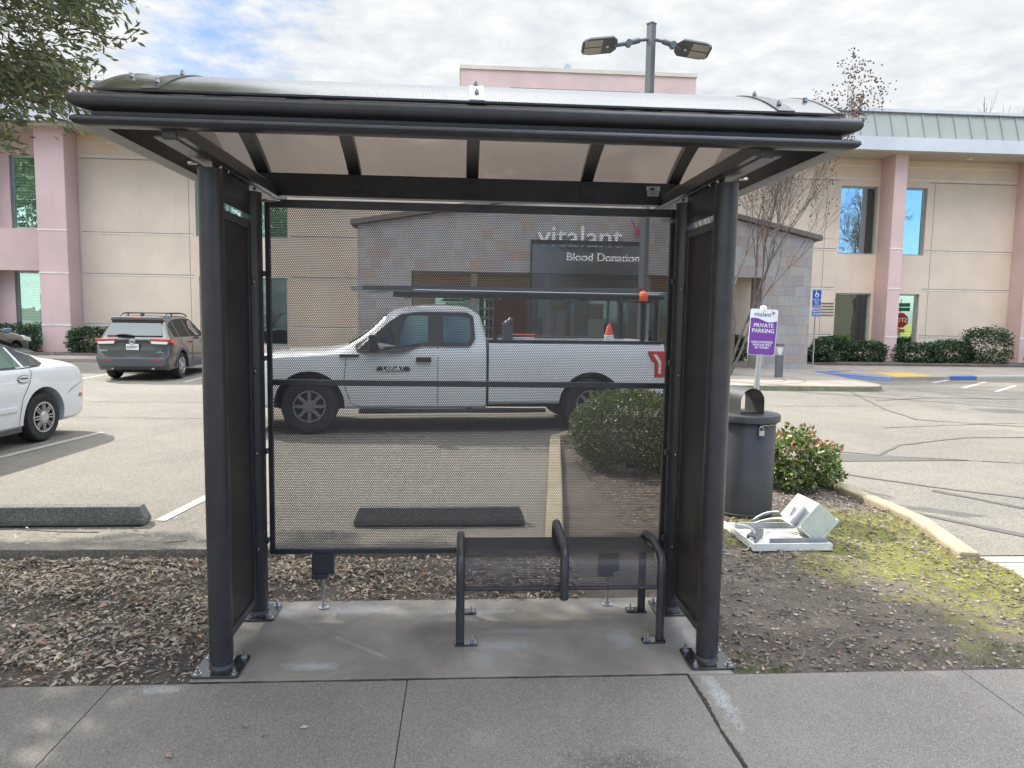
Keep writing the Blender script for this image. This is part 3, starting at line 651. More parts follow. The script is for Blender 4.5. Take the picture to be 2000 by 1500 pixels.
# white reveals in the stucco
def lines(spans, zz, w=.055, y0=-.012, y1=.004, mat=REVEAL, name='reveal_line'):
    g = MB()
    for z in zz:
        for (a, b) in spans: g.box(a, b, y0, y1, z-w/2, z+w/2)
    return obj(name, g, mat, bld)
lines([(-13.86, -9.9), (-6.4, 14.5), (18.1, 21.9)], (4.46, 2.99 if 0 else 2.96, 1.12), .05)
lines([(-13.86, 21.9)], (7.2, 7.68), .05)
g = MB()
for z in (7.11, 4.50, 3.0, 1.16):
    for (a, b) in ((-13.86, -9.9), (-6.4, 14.5), (18.1, 21.9)): g.box(a, b, -.006, .003, z-.012, z+.012)
for x in (14.0, 18.35, -10.05): g.box(x-.006, x+.006, -.006, .003, .2, 7.08)
obj('shadow_joint', g, DARKR, bld)
# pink pilasters, projecting
def pil(x0, x1, dep, zb=.0):
    g = MB(); g.box(x0, x1, -dep, -.002, zb, 7.95); p_ = obj('pilaster', g, PINK, bld, bevel=.02)
    g = MB()
    for z in (4.46, 2.96, 1.12): g.box(x0-.012, x1+.012, -dep-.012, -dep+.01, z-.025, z+.025)
    obj('reveal_line', g, REVEAL, p_)
    g = MB(); g.box(x0+.05, x1-.05, -dep+.06, -.01, -.6, .02); obj('pilaster_base', g, CURB, p_)
pil(-14.95, -13.95, .85, .12); pil(16.12, 16.62, .95, -.05); pil(21.7, 22.5, .8, -.1); pil(-18.4, -16.9, .5, .1)
g = MB(); g.box(-16.9, -14.95, -.5, -.002, 3.04, 4.52); obj('spandrel', g, PINK, bld)
# eave: fascia, soffit, standing-seam band
g = MB(); g.box(-34, -13.0, -1.5, -1.3, 8.04, 8.57); g.box(-13.0, 34, -1.55, -1.3, 7.95, 8.42); obj('fascia', g, FASC, bld)
g = MB(); g.box(-34, 34, -1.3, .3, 7.93, 8.03); obj('soffit', g, stucco('soffit_stucco', (.50, .45, .38)), bld)
g = MB(); g.box(-34, -11.9, -1.22, 3, 8.575, 9.3); obj('parapet', g, PINK, bld)
g = MB(); g.add([(-11.9, -1.3, 8.42), (34, -1.3, 8.42), (34, -.95, 9.45), (-11.9, -.95, 9.45), (34, 6, 9.45), (-11.9, 6, 9.45), (-11.9, 6, 8), (34, 6, 8)], [(0, 1, 2, 3), (3, 2, 4, 5), (0, 3, 5, 6), (1, 7, 4, 2)])
x = -11.7
while x < 34:
    g.add([(x, -1.3, 8.42), (x+.03, -1.3, 8.42), (x+.03, -.95, 9.45), (x, -.95, 9.45), (x, -1.34, 8.43), (x+.03, -1.34, 8.43), (x+.03, -.99, 9.46), (x, -.99, 9.46)], [(4, 5, 6, 7), (0, 4, 7, 3), (1, 2, 6, 5)]); x += .61
rf = obj('metal_roof', g, SEAM, bld, fix=False)
g = MB(); g.box(-11.95, 34, -1.05, -.85, 9.452, 9.56); obj('roof_edge_cap', g, FASC, rf)
g = MB(); g.box(-34, -11.95, -1.05, -.7, 9.302, 9.55); obj('roof_edge_cap', g, SEAM, bld)
g = MB(); g.box(-.25, 12.4, 12, 20, 8, 14.55); pen = obj('penthouse', g, PINK, bld)
g = MB(); g.box(-.3, 12.45, 11.93, 20, 14.553, 14.75); obj('coping', g, stucco('pale_coping', (.60, .54, .46)), pen)
g = MB(); g.box(2.4, 9.3, 11.95, 11.995, 13.62, 13.68); obj('shadow_joint', g, DARKR, pen)
g = MB(); g.prism([(0, 0), (.35, 0), (.45, .22), (.25, .35), (.05, .2)], 12.2, 12.5); o = obj('roof_vent', g, GALV, pen); o.location = (5.2, 0, 14.75)
g = MB()
for i in range(5): g.box(11.95, 12.75, -.02, .01, 2.36-i*.115, 2.40-i*.115)
obj('vent_louvre', g, DARKR, bld).location = (1.78, 0, .0)
g = MB()
for x in (13.6, 19.2): g.cyl(x, -.65, 7.90, 7.932, .11, n=20)
obj('soffit_light', g, paint('lamp_lens_white', (.8, .78, .72), .4), bld)
g = MB(); g.box(-34, 34, .6, .7, 0, 8); obj('interior_backing', g, paint('dark_interior', (.03, .035, .03), .9), bld)

# ------------------------------------------------------------------ stone entrance portal
por = thing('entrance_portal', 'slate tiled entrance portal with low gable coping and white lettering', 'entrance', (0, 23.0, 0))
OP = (-1.6, 9.55, 0, 3.05)
poly = [(-3.25, -.05), (-1.6, -.05), (-1.6, 3.05), (9.55, 3.05), (9.55, -.05), (11.15, -.05), (11.15, 4.28), (4.6, 5.75), (-3.25, 4.42)]
g = MB(); g.prism(poly, 0, .95); obj('stone_wall', g, SLATE, por, bevel=.01)
g = MB(); t_ = .16
for (a, b) in (((-3.45, 4.40), (4.6, 5.77)), ((4.6, 5.77), (11.4, 4.25))):
    g.prism([a, (b[0], b[1]), (b[0], b[1]+t_), (a[0], a[1]+t_)], -.12, 1.07)
obj('coping', g, CAPM, por, bevel=.01)
# recessed storefront
g = MB(); g.box(-3.0, 11.0, 4.2, 4.35, 0, 4.4); obj('recess_wall', g, BEIGE, por)
g = MB(); g.box(-2.9, 10.9, 1.0, 4.2, 3.12, 3.2); obj('recess_ceiling', g, BEIGE, por)
for (a, b, gm) in ((-1.1, .9, GL_G), (2.6, 4.2, GL_L), (4.6, 6.2, GL_G), (6.6, 8.0, GL_D)):
    g = MB()
    for (p, q, r_, s_) in ((a, a+.07, .05, 2.7), (b-.07, b, .05, 2.7), (a+.07, b-.07, 2.62, 2.7), (a+.07, b-.07, .05, .15), ((a+b)/2-.03, (a+b)/2+.03, .15, 2.62)): g.box(p, q, 4.08, 4.19, r_, s_)
    w = obj('glass_door', g, ALU, por); g = MB(); g.add([(a+.05, 4.15, .1), (b-.05, 4.15, .1), (b-.05, 4.15, 2.65), (a+.05, 4.15, 2.65)], [(0, 1, 2, 3)]); obj('pane', g, gm, w, fix=False)
for x in (.25, 2.75, 6.2): g = MB(); g.box(x, x+.22, 2.0, 2.22, 0, 3.1); obj('column', g, WTRIM, por, bevel=.01)
g = MB(); g.box(1.15, 2.3, 4.0, 4.19, .05, 2.6); obj('brick_panel', g, paint('red_brown_panel', (.34, .14, .09), .8), por)
for (x, z, c_) in ((3.5, 2.2, (.55, .42, .08)), (4.9, 1.9, (.5, .38, .1)), (5.6, 1.2, (.45, .35, .2)), (2.9, 1.3, (.18, .35, .22))):
    g = MB(); g.box(x-.3, x+.3, 4.04, 4.07, z-.28, z+.28); obj('window_poster', g, paint('poster_paper', c_, .7), por)
# dark tinted screen hung before the portal
g = MB()
for (a, b, c_, d_) in ((2.03, 2.08, .1, 4.02), (5.45, 5.50, .1, 4.02), (2.08, 5.45, 3.90, 4.02), (2.08, 5.45, .1, .16), (2.08, 5.45, 2.28, 2.32)): g.box(a, b, -.62, -.56, c_, d_)
sc_ = obj('screen_frame', g, BLK, por)
m = Mt('tinted_screen'); GTINT = m.end(m.n('ShaderNodeMixShader', {0: .15, 1: m.n('ShaderNodeBsdfTransparent', {0: (.42, .44, .47, 1)}).outputs[0], 2: m.n('ShaderNodeBsdfGlossy', {0: (.5, .5, .55, 1), 1: .1}).outputs[0]}).outputs[0])
g = MB(); g.add([(2.06, -.59, .14), (5.47, -.59, .14), (5.47, -.59, 3.92), (2.06, -.59, 3.92)], [(0, 1, 2, 3)]); obj('tinted_panel', g, GTINT, sc_, fix=False)
LET = paint('white_sign_letters', (.82, .82, .80), .4); PURL = paint('purple_logo', (.42, .06, .20), .4); INK = paint('purple_ink', (.10, .06, .16), .5)
text('lettering', 'vitalant', .92, LET, por, TM(3.62, -.08, 4.17), .03, bold=.004)
text('lettering', 'Blood Donation', .35, LET, por, TM(4.25, -.66, 3.52), .02, bold=.001)
def bird(name, s, mat, parent, M, two=None):
    g = MB()
    for pts in ([(0, 0), (-.05, .35), (-.22, .85), (-.28, 1.0), (-.12, .72), (.0, .45)], [(0, 0), (.22, .42), (.55, .72), (.42, .35), (.2, .12)], [(0, 0), (.02, .3), (.15, .62), (.13, .3)]):
        g.prism([(a*s, b*s) for a, b in pts], 0, .01, 'z')
    o = obj(name, g, mat, parent, fix=True); o.data.transform(M); return o
bird('logo', .75, PURL, por, TM(5.35, -.08, 4.2))

# ------------------------------------------------------------------ far walks, plaza and kerbs
g = MB(); g.prism([(-40, 24.4), (-3.0, 24.4), (-3.0, 29), (-40, 29)], -.1, .12, 'z'); struct('building_walk', g, PLAZA, bevel=.02)
g = MB()
P_ = [(-6, 17.6)]+[(10.0+.72*math.sin(R(a)), 18.2-.72*math.cos(R(a))) for a in range(0, 91, 15)]+[(10.9, 21.2), (10.9, 22.3), (11.6, 22.5), (12.6, 22.9), (12.6, 29), (-6, 29)]
g.prism(P_, -.1, .13, 'z'); struct('entrance_plaza', g, PLAZA, bevel=.015)
g = MB(); g.prism([(10.9, 17.0+.6)]+[(10.9, 17.6)], -.1, .1, 'z') if 0 else None
# mossy kerb face
m = Mt('mossy_curb'); base = m.mix(m.mask(m.noise(4, 5), .4, .65), (.21, .20, .15), (.13, .15, .06)); MCURB = m.end(m.bsdf(base, .9, Normal=m.bump(m.noise(50, 4), .4, .01)))
g = MB(); Q_ = [(-6, 17.6)]+[(10.0+.72*math.sin(R(a)), 18.2-.72*math.cos(R(a))) for a in range(0, 91, 15)]+[(10.9, 19.5)]
for a, b in zip(Q_[:-1], Q_[1:]):
    d = Vector((b[0]-a[0], b[1]-a[1])).normalized(); n_ = Vector((d.y, -d.x))*.02; n2_ = n_*.1
    g.add([(a[0]+n_.x, a[1]+n_.y, -.02), (b[0]+n_.x, b[1]+n_.y, -.02), (b[0]+n_.x, b[1]+n_.y, .112), (a[0]+n_.x, a[1]+n_.y, .112), (b[0], b[1], .118), (a[0], a[1], .118)], [(0, 1, 2, 3), (3, 2, 4, 5)])
struct('plaza_curb_face', g, MCURB, fix=False)
g = MB(); g.prism([(11.2, 22.2), (12.5, 20.65), (14.9, 21.1), (17.3, 21.5), (24, 22.0), (40, 22.5), (40, 29), (12.65, 29), (12.65, 22.9)], -.1, .10, 'z'); struct('building_walk', g, PLAZA, bevel=.01)
g = MB(); g.add([(10.92, 22.3, .002), (12.45, 20.5, .002), (12.60, 20.78, .108), (11.2, 22.40, .136)], [(0, 1, 2, 3)]); struct('blue_curb_ramp', g, BLUE_L, fix=False)
g = MB(); g.add([(12.75, 20.72, .106), (14.2, 21.0, .106), (14.3, 22.5, .106), (13.0, 22.4, .106)], [(0, 1, 2, 3)]); struct('yellow_ramp_mat', g, YEL_L, fix=False)
g = MB(); g.add([(14.7, 21.04, -.0), (15.6, 21.20, -.0), (15.6, 21.20, .106), (14.7, 21.04, .106), (15.65, 21.5, .106), (14.75, 21.35, .106)], [(0, 1, 2, 3), (3, 2, 4, 5)]); g.v = [(x, y-.015, z) for x, y, z in g.v]; struct('blue_curb_paint', g, BLUE_L, fix=False)
g = MB(); g.add([(15.62, 21.20, -.0), (19, 21.70, -.0), (19, 21.70, .106), (15.62, 21.20, .106), (19, 22.0, .106), (15.67, 21.5, .106)], [(0, 1, 2, 3), (3, 2, 4, 5)]); g.v = [(x, y-.02, z) for x, y, z in g.v]; struct('white_curb_paint', g, WHITE_L, fix=False)
g = MB(); g.prism([(11.3, 25.6), (40, 25.6), (40, 28), (11.3, 28)], -.1, .18, 'z'); struct('planter_soil', g, SOIL)
g = MB(); g.prism([(-40, 25.9), (-4, 25.9), (-4, 28), (-40, 28)], -.1, .16, 'z'); struct('planter_soil', g, SOIL)
for (cx, cy, r_) in ((7.6, 19.4, 1.6), (7.6, 19.4, 1.1)):
    g = MB(); n_ = 48
    for i in range(n_):
        a0, a1 = 2*math.pi*i/n_, 2*math.pi*(i+1)/n_
        g.add([(cx+r_*math.cos(a0), cy+r_*math.sin(a0), .134), (cx+r_*math.cos(a1), cy+r_*math.sin(a1), .134), (cx+(r_+.03)*math.cos(a1), cy+(r_+.03)*math.sin(a1), .134), (cx+(r_+.03)*math.cos(a0), cy+(r_+.03)*math.sin(a0), .134)], [(0, 1, 2, 3)])
    struct('plaza_joint', g, TAR_DARK, fix=False)

# ------------------------------------------------------------------ plants
def shell(c, r, n, inner=.55, low=-.5, lump=.18, seed=0):
    D = rng.normal(size=(n, 3)); D /= np.linalg.norm(D, axis=1)[:, None]; D = D[D[:, 2] > low]
    f = np.array([mno.noise(Vector((d[0]*2.2+seed, d[1]*2.2, d[2]*2.2))) for d in D])
    k = rng.uniform(inner, 1.0, len(D))**.6*(1+lump*f)
    return np.array(c)+D*np.array(r)*k[:, None], D
def bush(name, label, c, r, n, size, mat, group=None, low=-.55, lump=.25, boxy=0, extra=None, aspect=.5):
    t = thing(name, label, 'shrub', (c[0], c[1], 0), 0, group)
    P, D = shell((0, 0, c[2]), r, n, .55, low, lump, c[0])
    if boxy:
        Q_ = np.sign(D)*np.abs(D)**(1-boxy); P = np.array((0, 0, c[2]))+Q_*np.array(r)*rng.uniform(.7, 1, len(D))[:, None]*(1+lump*rng.normal(0, .25, len(D)))[:, None]
    P[:, 2] = np.maximum(P[:, 2], .02)
    leaves('foliage', P, size, mat, t, aspect, D, 1.0)
    if extra:
        P, D = shell((0, 0, c[2]+.03), r, extra[1], .93, .25, lump, c[0]); leaves('new_leaves', P, size, extra[0], t, aspect, D)
    g = MB()
    for k in range(9):
        a = k*.7; g.tube([(0, 0, 0), (math.cos(a)*r[0]*.3, math.sin(a)*r[1]*.3, c[2]*.7), (math.cos(a)*r[0]*.65, math.sin(a)*r[1]*.65, c[2]+r[2]*.3*((k % 3)-.5))], [.014, .01, .004], 5)
    obj('stem', g, BARK, t, smooth=60)
    return t
bush('round_hedge', 'large rounded green hedge bush behind the right side of the perforated back panel', (1.98, 8.35, .46), (.76, .72, .50), 24000, .030, LF_HEDGE, low=-.88, lump=.10, aspect=.6)
bush('leafy_shrub', 'low shrub with green and reddish leaves beside the grey trash can', (3.48, 7.40, .27), (.48, .45, .34), 5200, .056, LF_RED, low=-.7, lump=.4, extra=(LF_RED2, 650))
bush('small_shrub', 'small yellow green shrub seen through the hood of the trash can', (3.05, 9.7, .18), (.45, .35, .24), 1500, .05, LF_YEL, low=-.6)
shr = [(-15.9, 26.9, .62, 1.0, .7, .55, 'dark clipped shrub under the green window left of the pink pilaster'), (-13.2, 27.1, .58, .85, .55, .5, 'dark round shrub between the pink pilaster and the parked grey SUV'),
    (14.0, 26.9, .62, .75, .6, .52, 'dark shrub beside the blue accessible parking sign'), (15.3, 26.9, .52, .8, .6, .46, 'low dark shrub left of the right pink pilaster'),
    (13.2, 26.3, .38, .55, .45, .33, 'small mixed shrub at the foot of the slate portal'),
    (17.3, 26.7, .50, .9, .6, .44, 'dark shrub under the window with the stop sign reflection'), (18.6, 26.8, .55, .8, .6, .5, 'dark shrub right of the reflecting window, next to the tallest shrub'),
    (19.9, 26.6, .80, .85, .75, .78, 'tallest clipped shrub against the beige wall'), (21.9, 26.2, .45, .6, .5, .42, 'small shrub at the far right by the white curb'), (9.9, 27.1, .6, .9, .5, .55, 'dark shrub seen through the doorway of the portal'), (-11.3, 27.2, .55, .8, .5, .45, 'dark shrub hidden behind the parked grey SUV')]
for (x, y, z, rx, ry, rz, lab) in shr:
    bush('clipped_shrub', lab, (x, y, z), (rx, ry, rz), 3600, .085, LF_DARK, 'clipped shrubs along the building', low=-.8, lump=.22, boxy=.25, aspect=.6)

def branchy(seed, base, h, spread, depth=5, r0=.06, nfork=3, lean=(0, 0), seeds=False, tipn=None, droop=0):
    rr = random.Random(seed); g = MB(); tips = []
    def grow(p, d, L, r_, k):
        pts = [p]; q = p.copy(); dd = d.copy(); ns = 3
        for i in range(ns):
            dd = (dd+Vector((rr.uniform(-1, 1), rr.uniform(-1, 1), rr.uniform(-.4, 1)-droop))*.13).normalized(); q = q+dd*L/ns; pts.append(q.copy())
        g.tube(pts, [r_, r_*.9, r_*.78, r_*.65], 7 if k > 2 else 4, caps=False)
        if k == 0: tips.append((q, dd)); return
        for i in range(nfork if k > 1 else nfork+1):
            a = rr.uniform(0, 6.28); s_ = spread*rr.uniform(.5, 1.2)
            ax = dd.orthogonal().normalized(); ax = Matrix.Rotation(a, 3, dd) @ ax
            grow(pts[-1] if i < 2 else pts[2], (dd+ax*s_).normalized(), L*rr.uniform(.6, .85), r_*.6, k-1)
        if k <= 2:
            for i in range(3):
                ax = Matrix.Rotation(rr.uniform(0, 6.28), 3, dd) @ dd.orthogonal().normalized(); s0 = pts[rr.choice((1, 2))]
                e = s0+(dd*.6+ax).normalized()*L*.4; g.tube([s0, (s0+e)/2+Vector((0, 0, .02)), e], [r_*.35, r_*.3, r_*.15], 3, caps=False); tips.append((e, ax))
    grow(Vector(base), Vector((lean[0], lean[1], 1)).normalized(), h, r0, depth)
    return g, tips
def bare_tree(name, label, base, h, spread, depth, r0, stems=1, seedcap=0, group=None, sd=1):
    t = thing(name, label, 'tree', base, 0, group); allt = []
    for k in range(stems):
        a = k*2.4; ln = (.38*math.cos(a)+.06, .38*math.sin(a)) if stems > 1 else (0, 0)
        g, tips = branchy(sd+k, (.08*math.cos(a), .08*math.sin(a), 0), h, spread, depth, r0, 3 if depth < 6 else 2, ln)
        obj('trunk', g, BARK, t, smooth=60, fix=False); allt += tips
    if seedcap:
        rr = random.Random(5); g = MB()
        for (q, d) in allt:
            if rr.random() > (1 if q.z > 6.2 else seedcap*.12): continue
            for _ in range(12 if q.z > 6 else 4):
                c_ = q+Vector((rr.gauss(0, .09), rr.gauss(0, .09), rr.uniform(-.1, .42))); r_ = rr.uniform(.02, .034)
                g.add([c_+Vector(v)*r_ for v in ((1, 0, 0), (-1, 0, 0), (0, 1, 0), (0, -1, 0), (0, 0, 1), (0, 0, -1))], [(0, 2, 4), (2, 1, 4), (1, 3, 4), (3, 0, 4), (2, 0, 5), (1, 2, 5), (3, 1, 5), (0, 3, 5)])
        obj('seed_clusters', g, SEED, t, fix=False)
    return t
bare_tree('bare_tree', 'bare multi stemmed tree with seed clusters beside the slate portal', (7.55, 20.4, .13), 2.3, .45, 5, .040, 4, .7, sd=23)
bare_tree('bare_tree', 'thin bare tree rising beyond the right end of the roof', (27.2, 38, 0), 4.6, .28, 5, .16, 1, sd=5)
# reflected in the mirror windows: trees and a stop sign outside the frame
bare_tree('bare_tree', 'bare tree outside the frame reflected in the blue windows', (20.3, 19.3, 0), 3.1, .5, 5, .13, 1, sd=9)
bare_tree('bare_tree', 'bare tree outside the frame reflected in the dark lower window', (23.0, 18.8, 0), 3.1, .55, 5, .12, 1, sd=12)
def leafy(name, label, base, h, r, n, size, sd, mat=LF_OAK):
    t = thing(name, label, 'tree', base); g = MB(); g.tube([(0, 0, 0), (.1, 0, h*.3), (0, .1, h*.6)], [.22, .17, .1], 9)
    for k in range(7):
        a = k*.9+sd; g.tube([(0, .05, h*(.3+.04*k)), (math.cos(a)*r*.35, math.sin(a)*r*.35, h*.6), (math.cos(a)*r*.7, math.sin(a)*r*.7, h*(.68+.04*(k % 3)))], [.08, .05, .02], 6)
    obj('trunk', g, BARK, t, smooth=60); P = []
    rr = random.Random(sd)
    for k in range(26):
        a = rr.uniform(0, 6.28); q = rr.uniform(.1, .8); c_ = (math.cos(a)*r*q, math.sin(a)*r*q, h*rr.uniform(.45, .95)); s_ = rr.uniform(.25, .42)*r
        P.append(shell(c_, (s_, s_, s_*.7), n//26, .3, -1, .3, k)[0])
    leaves('crown', np.concatenate(P), size, mat, t, .5); return t
leafy('leafy_tree', 'leafy street tree outside the frame reflected in the left windows', (-32, -3, 0), 17, 7, 14000, .42, 3)
leafy('leafy_tree', 'second leafy street tree outside the frame reflected in the left windows', (-24, -14, 0), 17, 7, 12000, .42, 4)
leafy('leafy_tree', 'leafy tree across the street reflected in the middle windows', (-13, -16, 0), 16, 6.5, 12000, .40, 6)
leafy('leafy_tree', 'leafy tree across the street behind the camera', (12, -18, 0), 9, 4.5, 9000, .28, 8)
nb_ = thing('neighbouring_building', 'tan building across the street outside the frame reflected in the dark window', 'building', (29, -10, 0))
g = MB(); g.box(-8, 7.2, -4, 4, 0, 5); obj('wall', g, stucco('tan_stucco', (.42, .36, .28)), nb_); g = MB(); g.box(-8.2, 7.4, -4.2, 4.2, 5, 5.3); obj('roof', g, CAPM, nb_)
g = MB(); g.add([(15, -30, .05), (80, -30, 1.5), (80, 5, 1.5), (30, 4, .05)], [(0, 1, 2, 3)])
m = Mt('lawn'); struct('lawn', g, m.end(m.bsdf(m.mix(m.mask(m.noise(.8, 6, .7), .45, .6), (.05, .10, .015), (.30, .27, .03)), .95)), fix=False)

# the big tree left of the shelter: its crown fills the top left corner and shades the foreground
tr_ = thing('evergreen_tree', 'large leafy evergreen tree overhanging the bed at the left, crown in the top left corner', 'tree', (-6.9, 4.2, 0))
def bez(a, b, c_, n=7): return [tuple((Vector(a)*(1-t)**2+Vector(b)*2*t*(1-t)+Vector(c_)*t*t)) for t in [i/(n-1) for i in range(n)]]
g = MB(); g.tube(bez((0, 0, -.1), (.1, 0, 1.6), (.2, .1, 3.2)), [.26, .22, .2, .19, .18, .17, .16], 14)
for (b, c_, r_) in (((1.0, .3, 4.6), (4.2, 1.6, 5.9), .10), ((.5, 1.0, 4.6), (2.6, 3.4, 6.3), .10), ((.6, -.6, 4.2), (3.2, -1.4, 5.0), .09), ((-.4, .6, 4.8), (-1.2, 3.0, 6.5), .09), ((-.5, -.8, 4.2), (-1.4, -2.2, 5.6), .08), ((.9, .2, 4.0), (2.9, .9, 4.6), .06), ((.2, .1, 4.6), (.6, .4, 7.5), .1)):
    g.tube(bez((.2, .1, 3.0), b, c_), [r_*(1-.11*i) for i in range(7)], 8)
for (a, b, c_) in (((2.2, .8, 4.5), (3.3, .7, 4.3), (3.98, .85, 3.93)), ((2.0, .8, 4.5), (2.9, .9, 3.9), (3.5, 1.0, 3.35)), ((1.7, .6, 4.3), (2.3, .8, 3.6), (2.9, .95, 3.05))):
    g.tube([tuple(p) for p in bez(a, b, c_)], [.012*(1-.12*i) for i in range(7)], 5)
obj('trunk', g, BARK, tr_, smooth=60)
def hmin(gy): return (3.05+.44*gy)/(1-.44*.64/math.tan(SUN_EL))
P = []
kx, ky = .77/math.tan(SUN_EL), .64/math.tan(SUN_EL)
while len(P) < 46000:
    gx_, gy_ = random.uniform(-6.2, 4.4), random.uniform(-2.5, 5.9)
    nb = fbm(gx_, gy_, .55)
    edge = min(gx_+6.2, (4.9-.40*gy_)-gx_+.8*nb, 5.75-gy_+.9*nb-(.12*max(0, gx_-1)))
    if edge < 0 or random.random() > min(1, edge*3+.25): continue
    h = max(3.4, hmin(gy_))+random.random()**1.5*1.9+.25*fbm(gx_, gy_, 1.2)
    P.append((gx_-kx*h+6.9, gy_+ky*h-4.2, h))
leaves('crown', np.array(P), .15, LF_OAK, tr_, .42)
# the fine foliage in the corner of the frame, in drooping sprays
P = []; D = []
def P_at(px, py, yy):
    v = fw+rt*((px-1000)/FPX)+dn*((py-750)/FPX); return Vector((0, 0, 1.8))+v*(yy/v.y)
rr = random.Random(3)
sprays = []
for _ in range(320):
    px = rr.uniform(-420, 250); py = rr.uniform(-160, 150)
    lim = 240-max(0, py)*.42
    if px > lim*rr.uniform(.8, 1.0): continue
    sprays.append((px, py, rr.uniform(4.6, 6.3)))
for _ in range(120):
    sprays.append((rr.uniform(-250, 120), rr.uniform(110, 215), rr.uniform(4.7, 5.9)))
for _ in range(26):
    sprays.append((rr.uniform(-200, 20), rr.uniform(215, 275), rr.uniform(4.7, 5.9)))
sprays += [(150, 215, 5.2), (120, 232, 5.1), (95, 205, 5.3), (60, 190, 5.0), (10, 275, 5.0), (-20, 260, 5.3), (190, 60, 5.2), (215, 25, 5.4), (165, 120, 5.3), (175, 160, 5.3), (140, 160, 5.2), (35, 235, 5.2)]
g = MB()
for (px, py, yy) in sprays:
    c_ = P_at(px, py, yy); a = rr.uniform(-.5, .7); d = Vector((math.cos(a)*.8, rr.uniform(-.5, .5), rr.uniform(-.55, .05))).normalized(); L_ = rr.uniform(.22, .42)
    st_ = c_-d*L_*.6; en = c_+d*L_*.4
    g.tube([st_-Vector(tr_.location), (st_+en)/2-Vector(tr_.location)+Vector((0, 0, .02)), en-Vector(tr_.location)], [.004, .003, .0015], 4)
    for k in range(36):
        t = rr.random(); q = st_.lerp(en, t)+Vector((rr.gauss(0, .05), rr.gauss(0, .05), rr.gauss(0, .045)-.01)); P.append(tuple(q-Vector(tr_.location))); D.append(tuple(d+Vector((rr.gauss(0, .5), rr.gauss(0, .5), rr.gauss(0, .5)-.15))))
tip = [(208, 72), (225, 76), (242, 77), (256, 73), (270, 60), (262, 78), (278, 66), (268, 48), (283, 62), (252, 62), (233, 88), (218, 90), (262, 58)]
for (px, py) in tip:
    q = P_at(px, py, 5.0); P.append(tuple(q-Vector(tr_.location))); D.append((.7, 0, rr.uniform(-.7, .5)))
a_ = [P_at(*q, 5.0)-Vector(tr_.location) for q in ((120, 70), (170, 62), (215, 75), (250, 76), (272, 54))]
g.tube(a_, [.006, .005, .004, .003, .0015], 5)
obj('twig', g, BARK, tr_, smooth=60, fix=False)
D = np.array(D); leaves('foliage', np.array(P), .062, LF_OAK, tr_, .30, D/np.linalg.norm(D, axis=1)[:, None]*2.2, .5)

# ------------------------------------------------------------------ light pole, bollard, signs
LP = paint('grey_pole_paint', (.12, .13, .14), .4, .3, .06, 4)
lp = thing('parking_light', 'tall square grey light pole with two flat lamp heads rising behind the shelter roof', 'lamp post', (4.93, 20, 0), R(38))
g = MB(); g.box(-.09, .09, -.09, .09, .0, 9.5); obj('pole', g, LP, lp, bevel=.008)
g = MB(); g.tube([(0, 0, 0), (0, 0, .55)], .27, 24); obj('concrete_base', g, PLAZA, lp, smooth=40)
g = MB(); g.box(-.1, .1, -.1, .1, 9.502, 9.53); obj('pole_cap', g, LP, lp)
for sgn in (-1, 1):
    hd = MB(); pr = []
    a0 = R(-38)  # heads aligned with the world x axis, tilted up a little
    Mh = Matrix.Rotation(a0, 4, 'Z') @ Matrix.Translation((sgn*1.22-.12, 0, 8.88)) @ Matrix.Rotation(R(0 if sgn > 0 else 180), 4, 'Z') @ Matrix.Rotation(R(7), 4, 'Y') @ Matrix.Rotation(R(-20*sgn), 4, 'X') @ Matrix.Scale(1.03, 4)
    out_ = [(-.42, -.16), (-.30, -.30), (.30, -.30), (.46, -.24), (.50, -.16), (.50, .16), (.46, .24), (.30, .30), (-.30, .30), (-.42, .16)]
    n_ = len(out_); vs_ = [(x, y, 0) for x, y in out_]+[(x, y, .06) for x, y in out_]+[(x*.8-.02, y*.75, .13) for x, y in out_]
    fs = [tuple(range(n_))[::-1], tuple(range(2*n_, 3*n_))]+[(i, (i+1) % n_, n_+(i+1) % n_, n_+i) for i in range(n_)]+[(n_+i, n_+(i+1) % n_, 2*n_+(i+1) % n_, 2*n_+i) for i in range(n_)]
    hd.add([Mh @ Vector(v) for v in vs_], fs)
    h_ = obj('lamp_head', hd, LP, lp, bevel=.015)
    l_ = MB()
    for (x0, x1, y0, y1) in ((-.02, .44, -.25, -.02), (-.02, .44, .02, .25)): l_.box(x0, x1, y0, y1, -.012, -.002, Mh)
    obj('lens', l_, paint('led_lens', (.36, .35, .30), .35), h_, bevel=.006)
    s_ = MB(); s_.sphere(Mh @ Vector((-.16, 0, -.02)), .05, .05, .04); obj('sensor', s_, GALV, h_, smooth=60)
    ar = MB(); M0 = Matrix.Rotation(a0, 4, 'Z')
    ar.tube([M0 @ Vector((sgn*.08, 0, 9.12)), M0 @ Vector((sgn*.38, 0, 9.07))], .045, 10); ar.tube([M0 @ Vector((sgn*.32, 0, 9.08)), M0 @ Vector((sgn*.62, 0, 9.0))], .075, 12); ar.tube([M0 @ Vector((sgn*.6, -.08, 8.99)), M0 @ Vector((sgn*.6, .08, 8.99))], .09, 16); ar.tube([M0 @ Vector((sgn*.6, 0, 9.0)), M0 @ Vector((sgn*(.82 if sgn > 0 else 1.02), 0, 8.92))], .06, 12)
    obj('arm', ar, LP, lp, smooth=50)

bo = thing('bollard_light', 'short grey bollard light standing before the slate portal', 'bollard', (8.85, 19.9, .13))
g = MB(); g.cyl(0, 0, 0, .62, .11); g.cyl(0, 0, .86, .94, .115); obj('post', g, LP, bo, smooth=40)
g = MB(); g.cyl(0, 0, .62, .86, .045, .10); obj('reflector', g, WTRIM, bo, smooth=40)

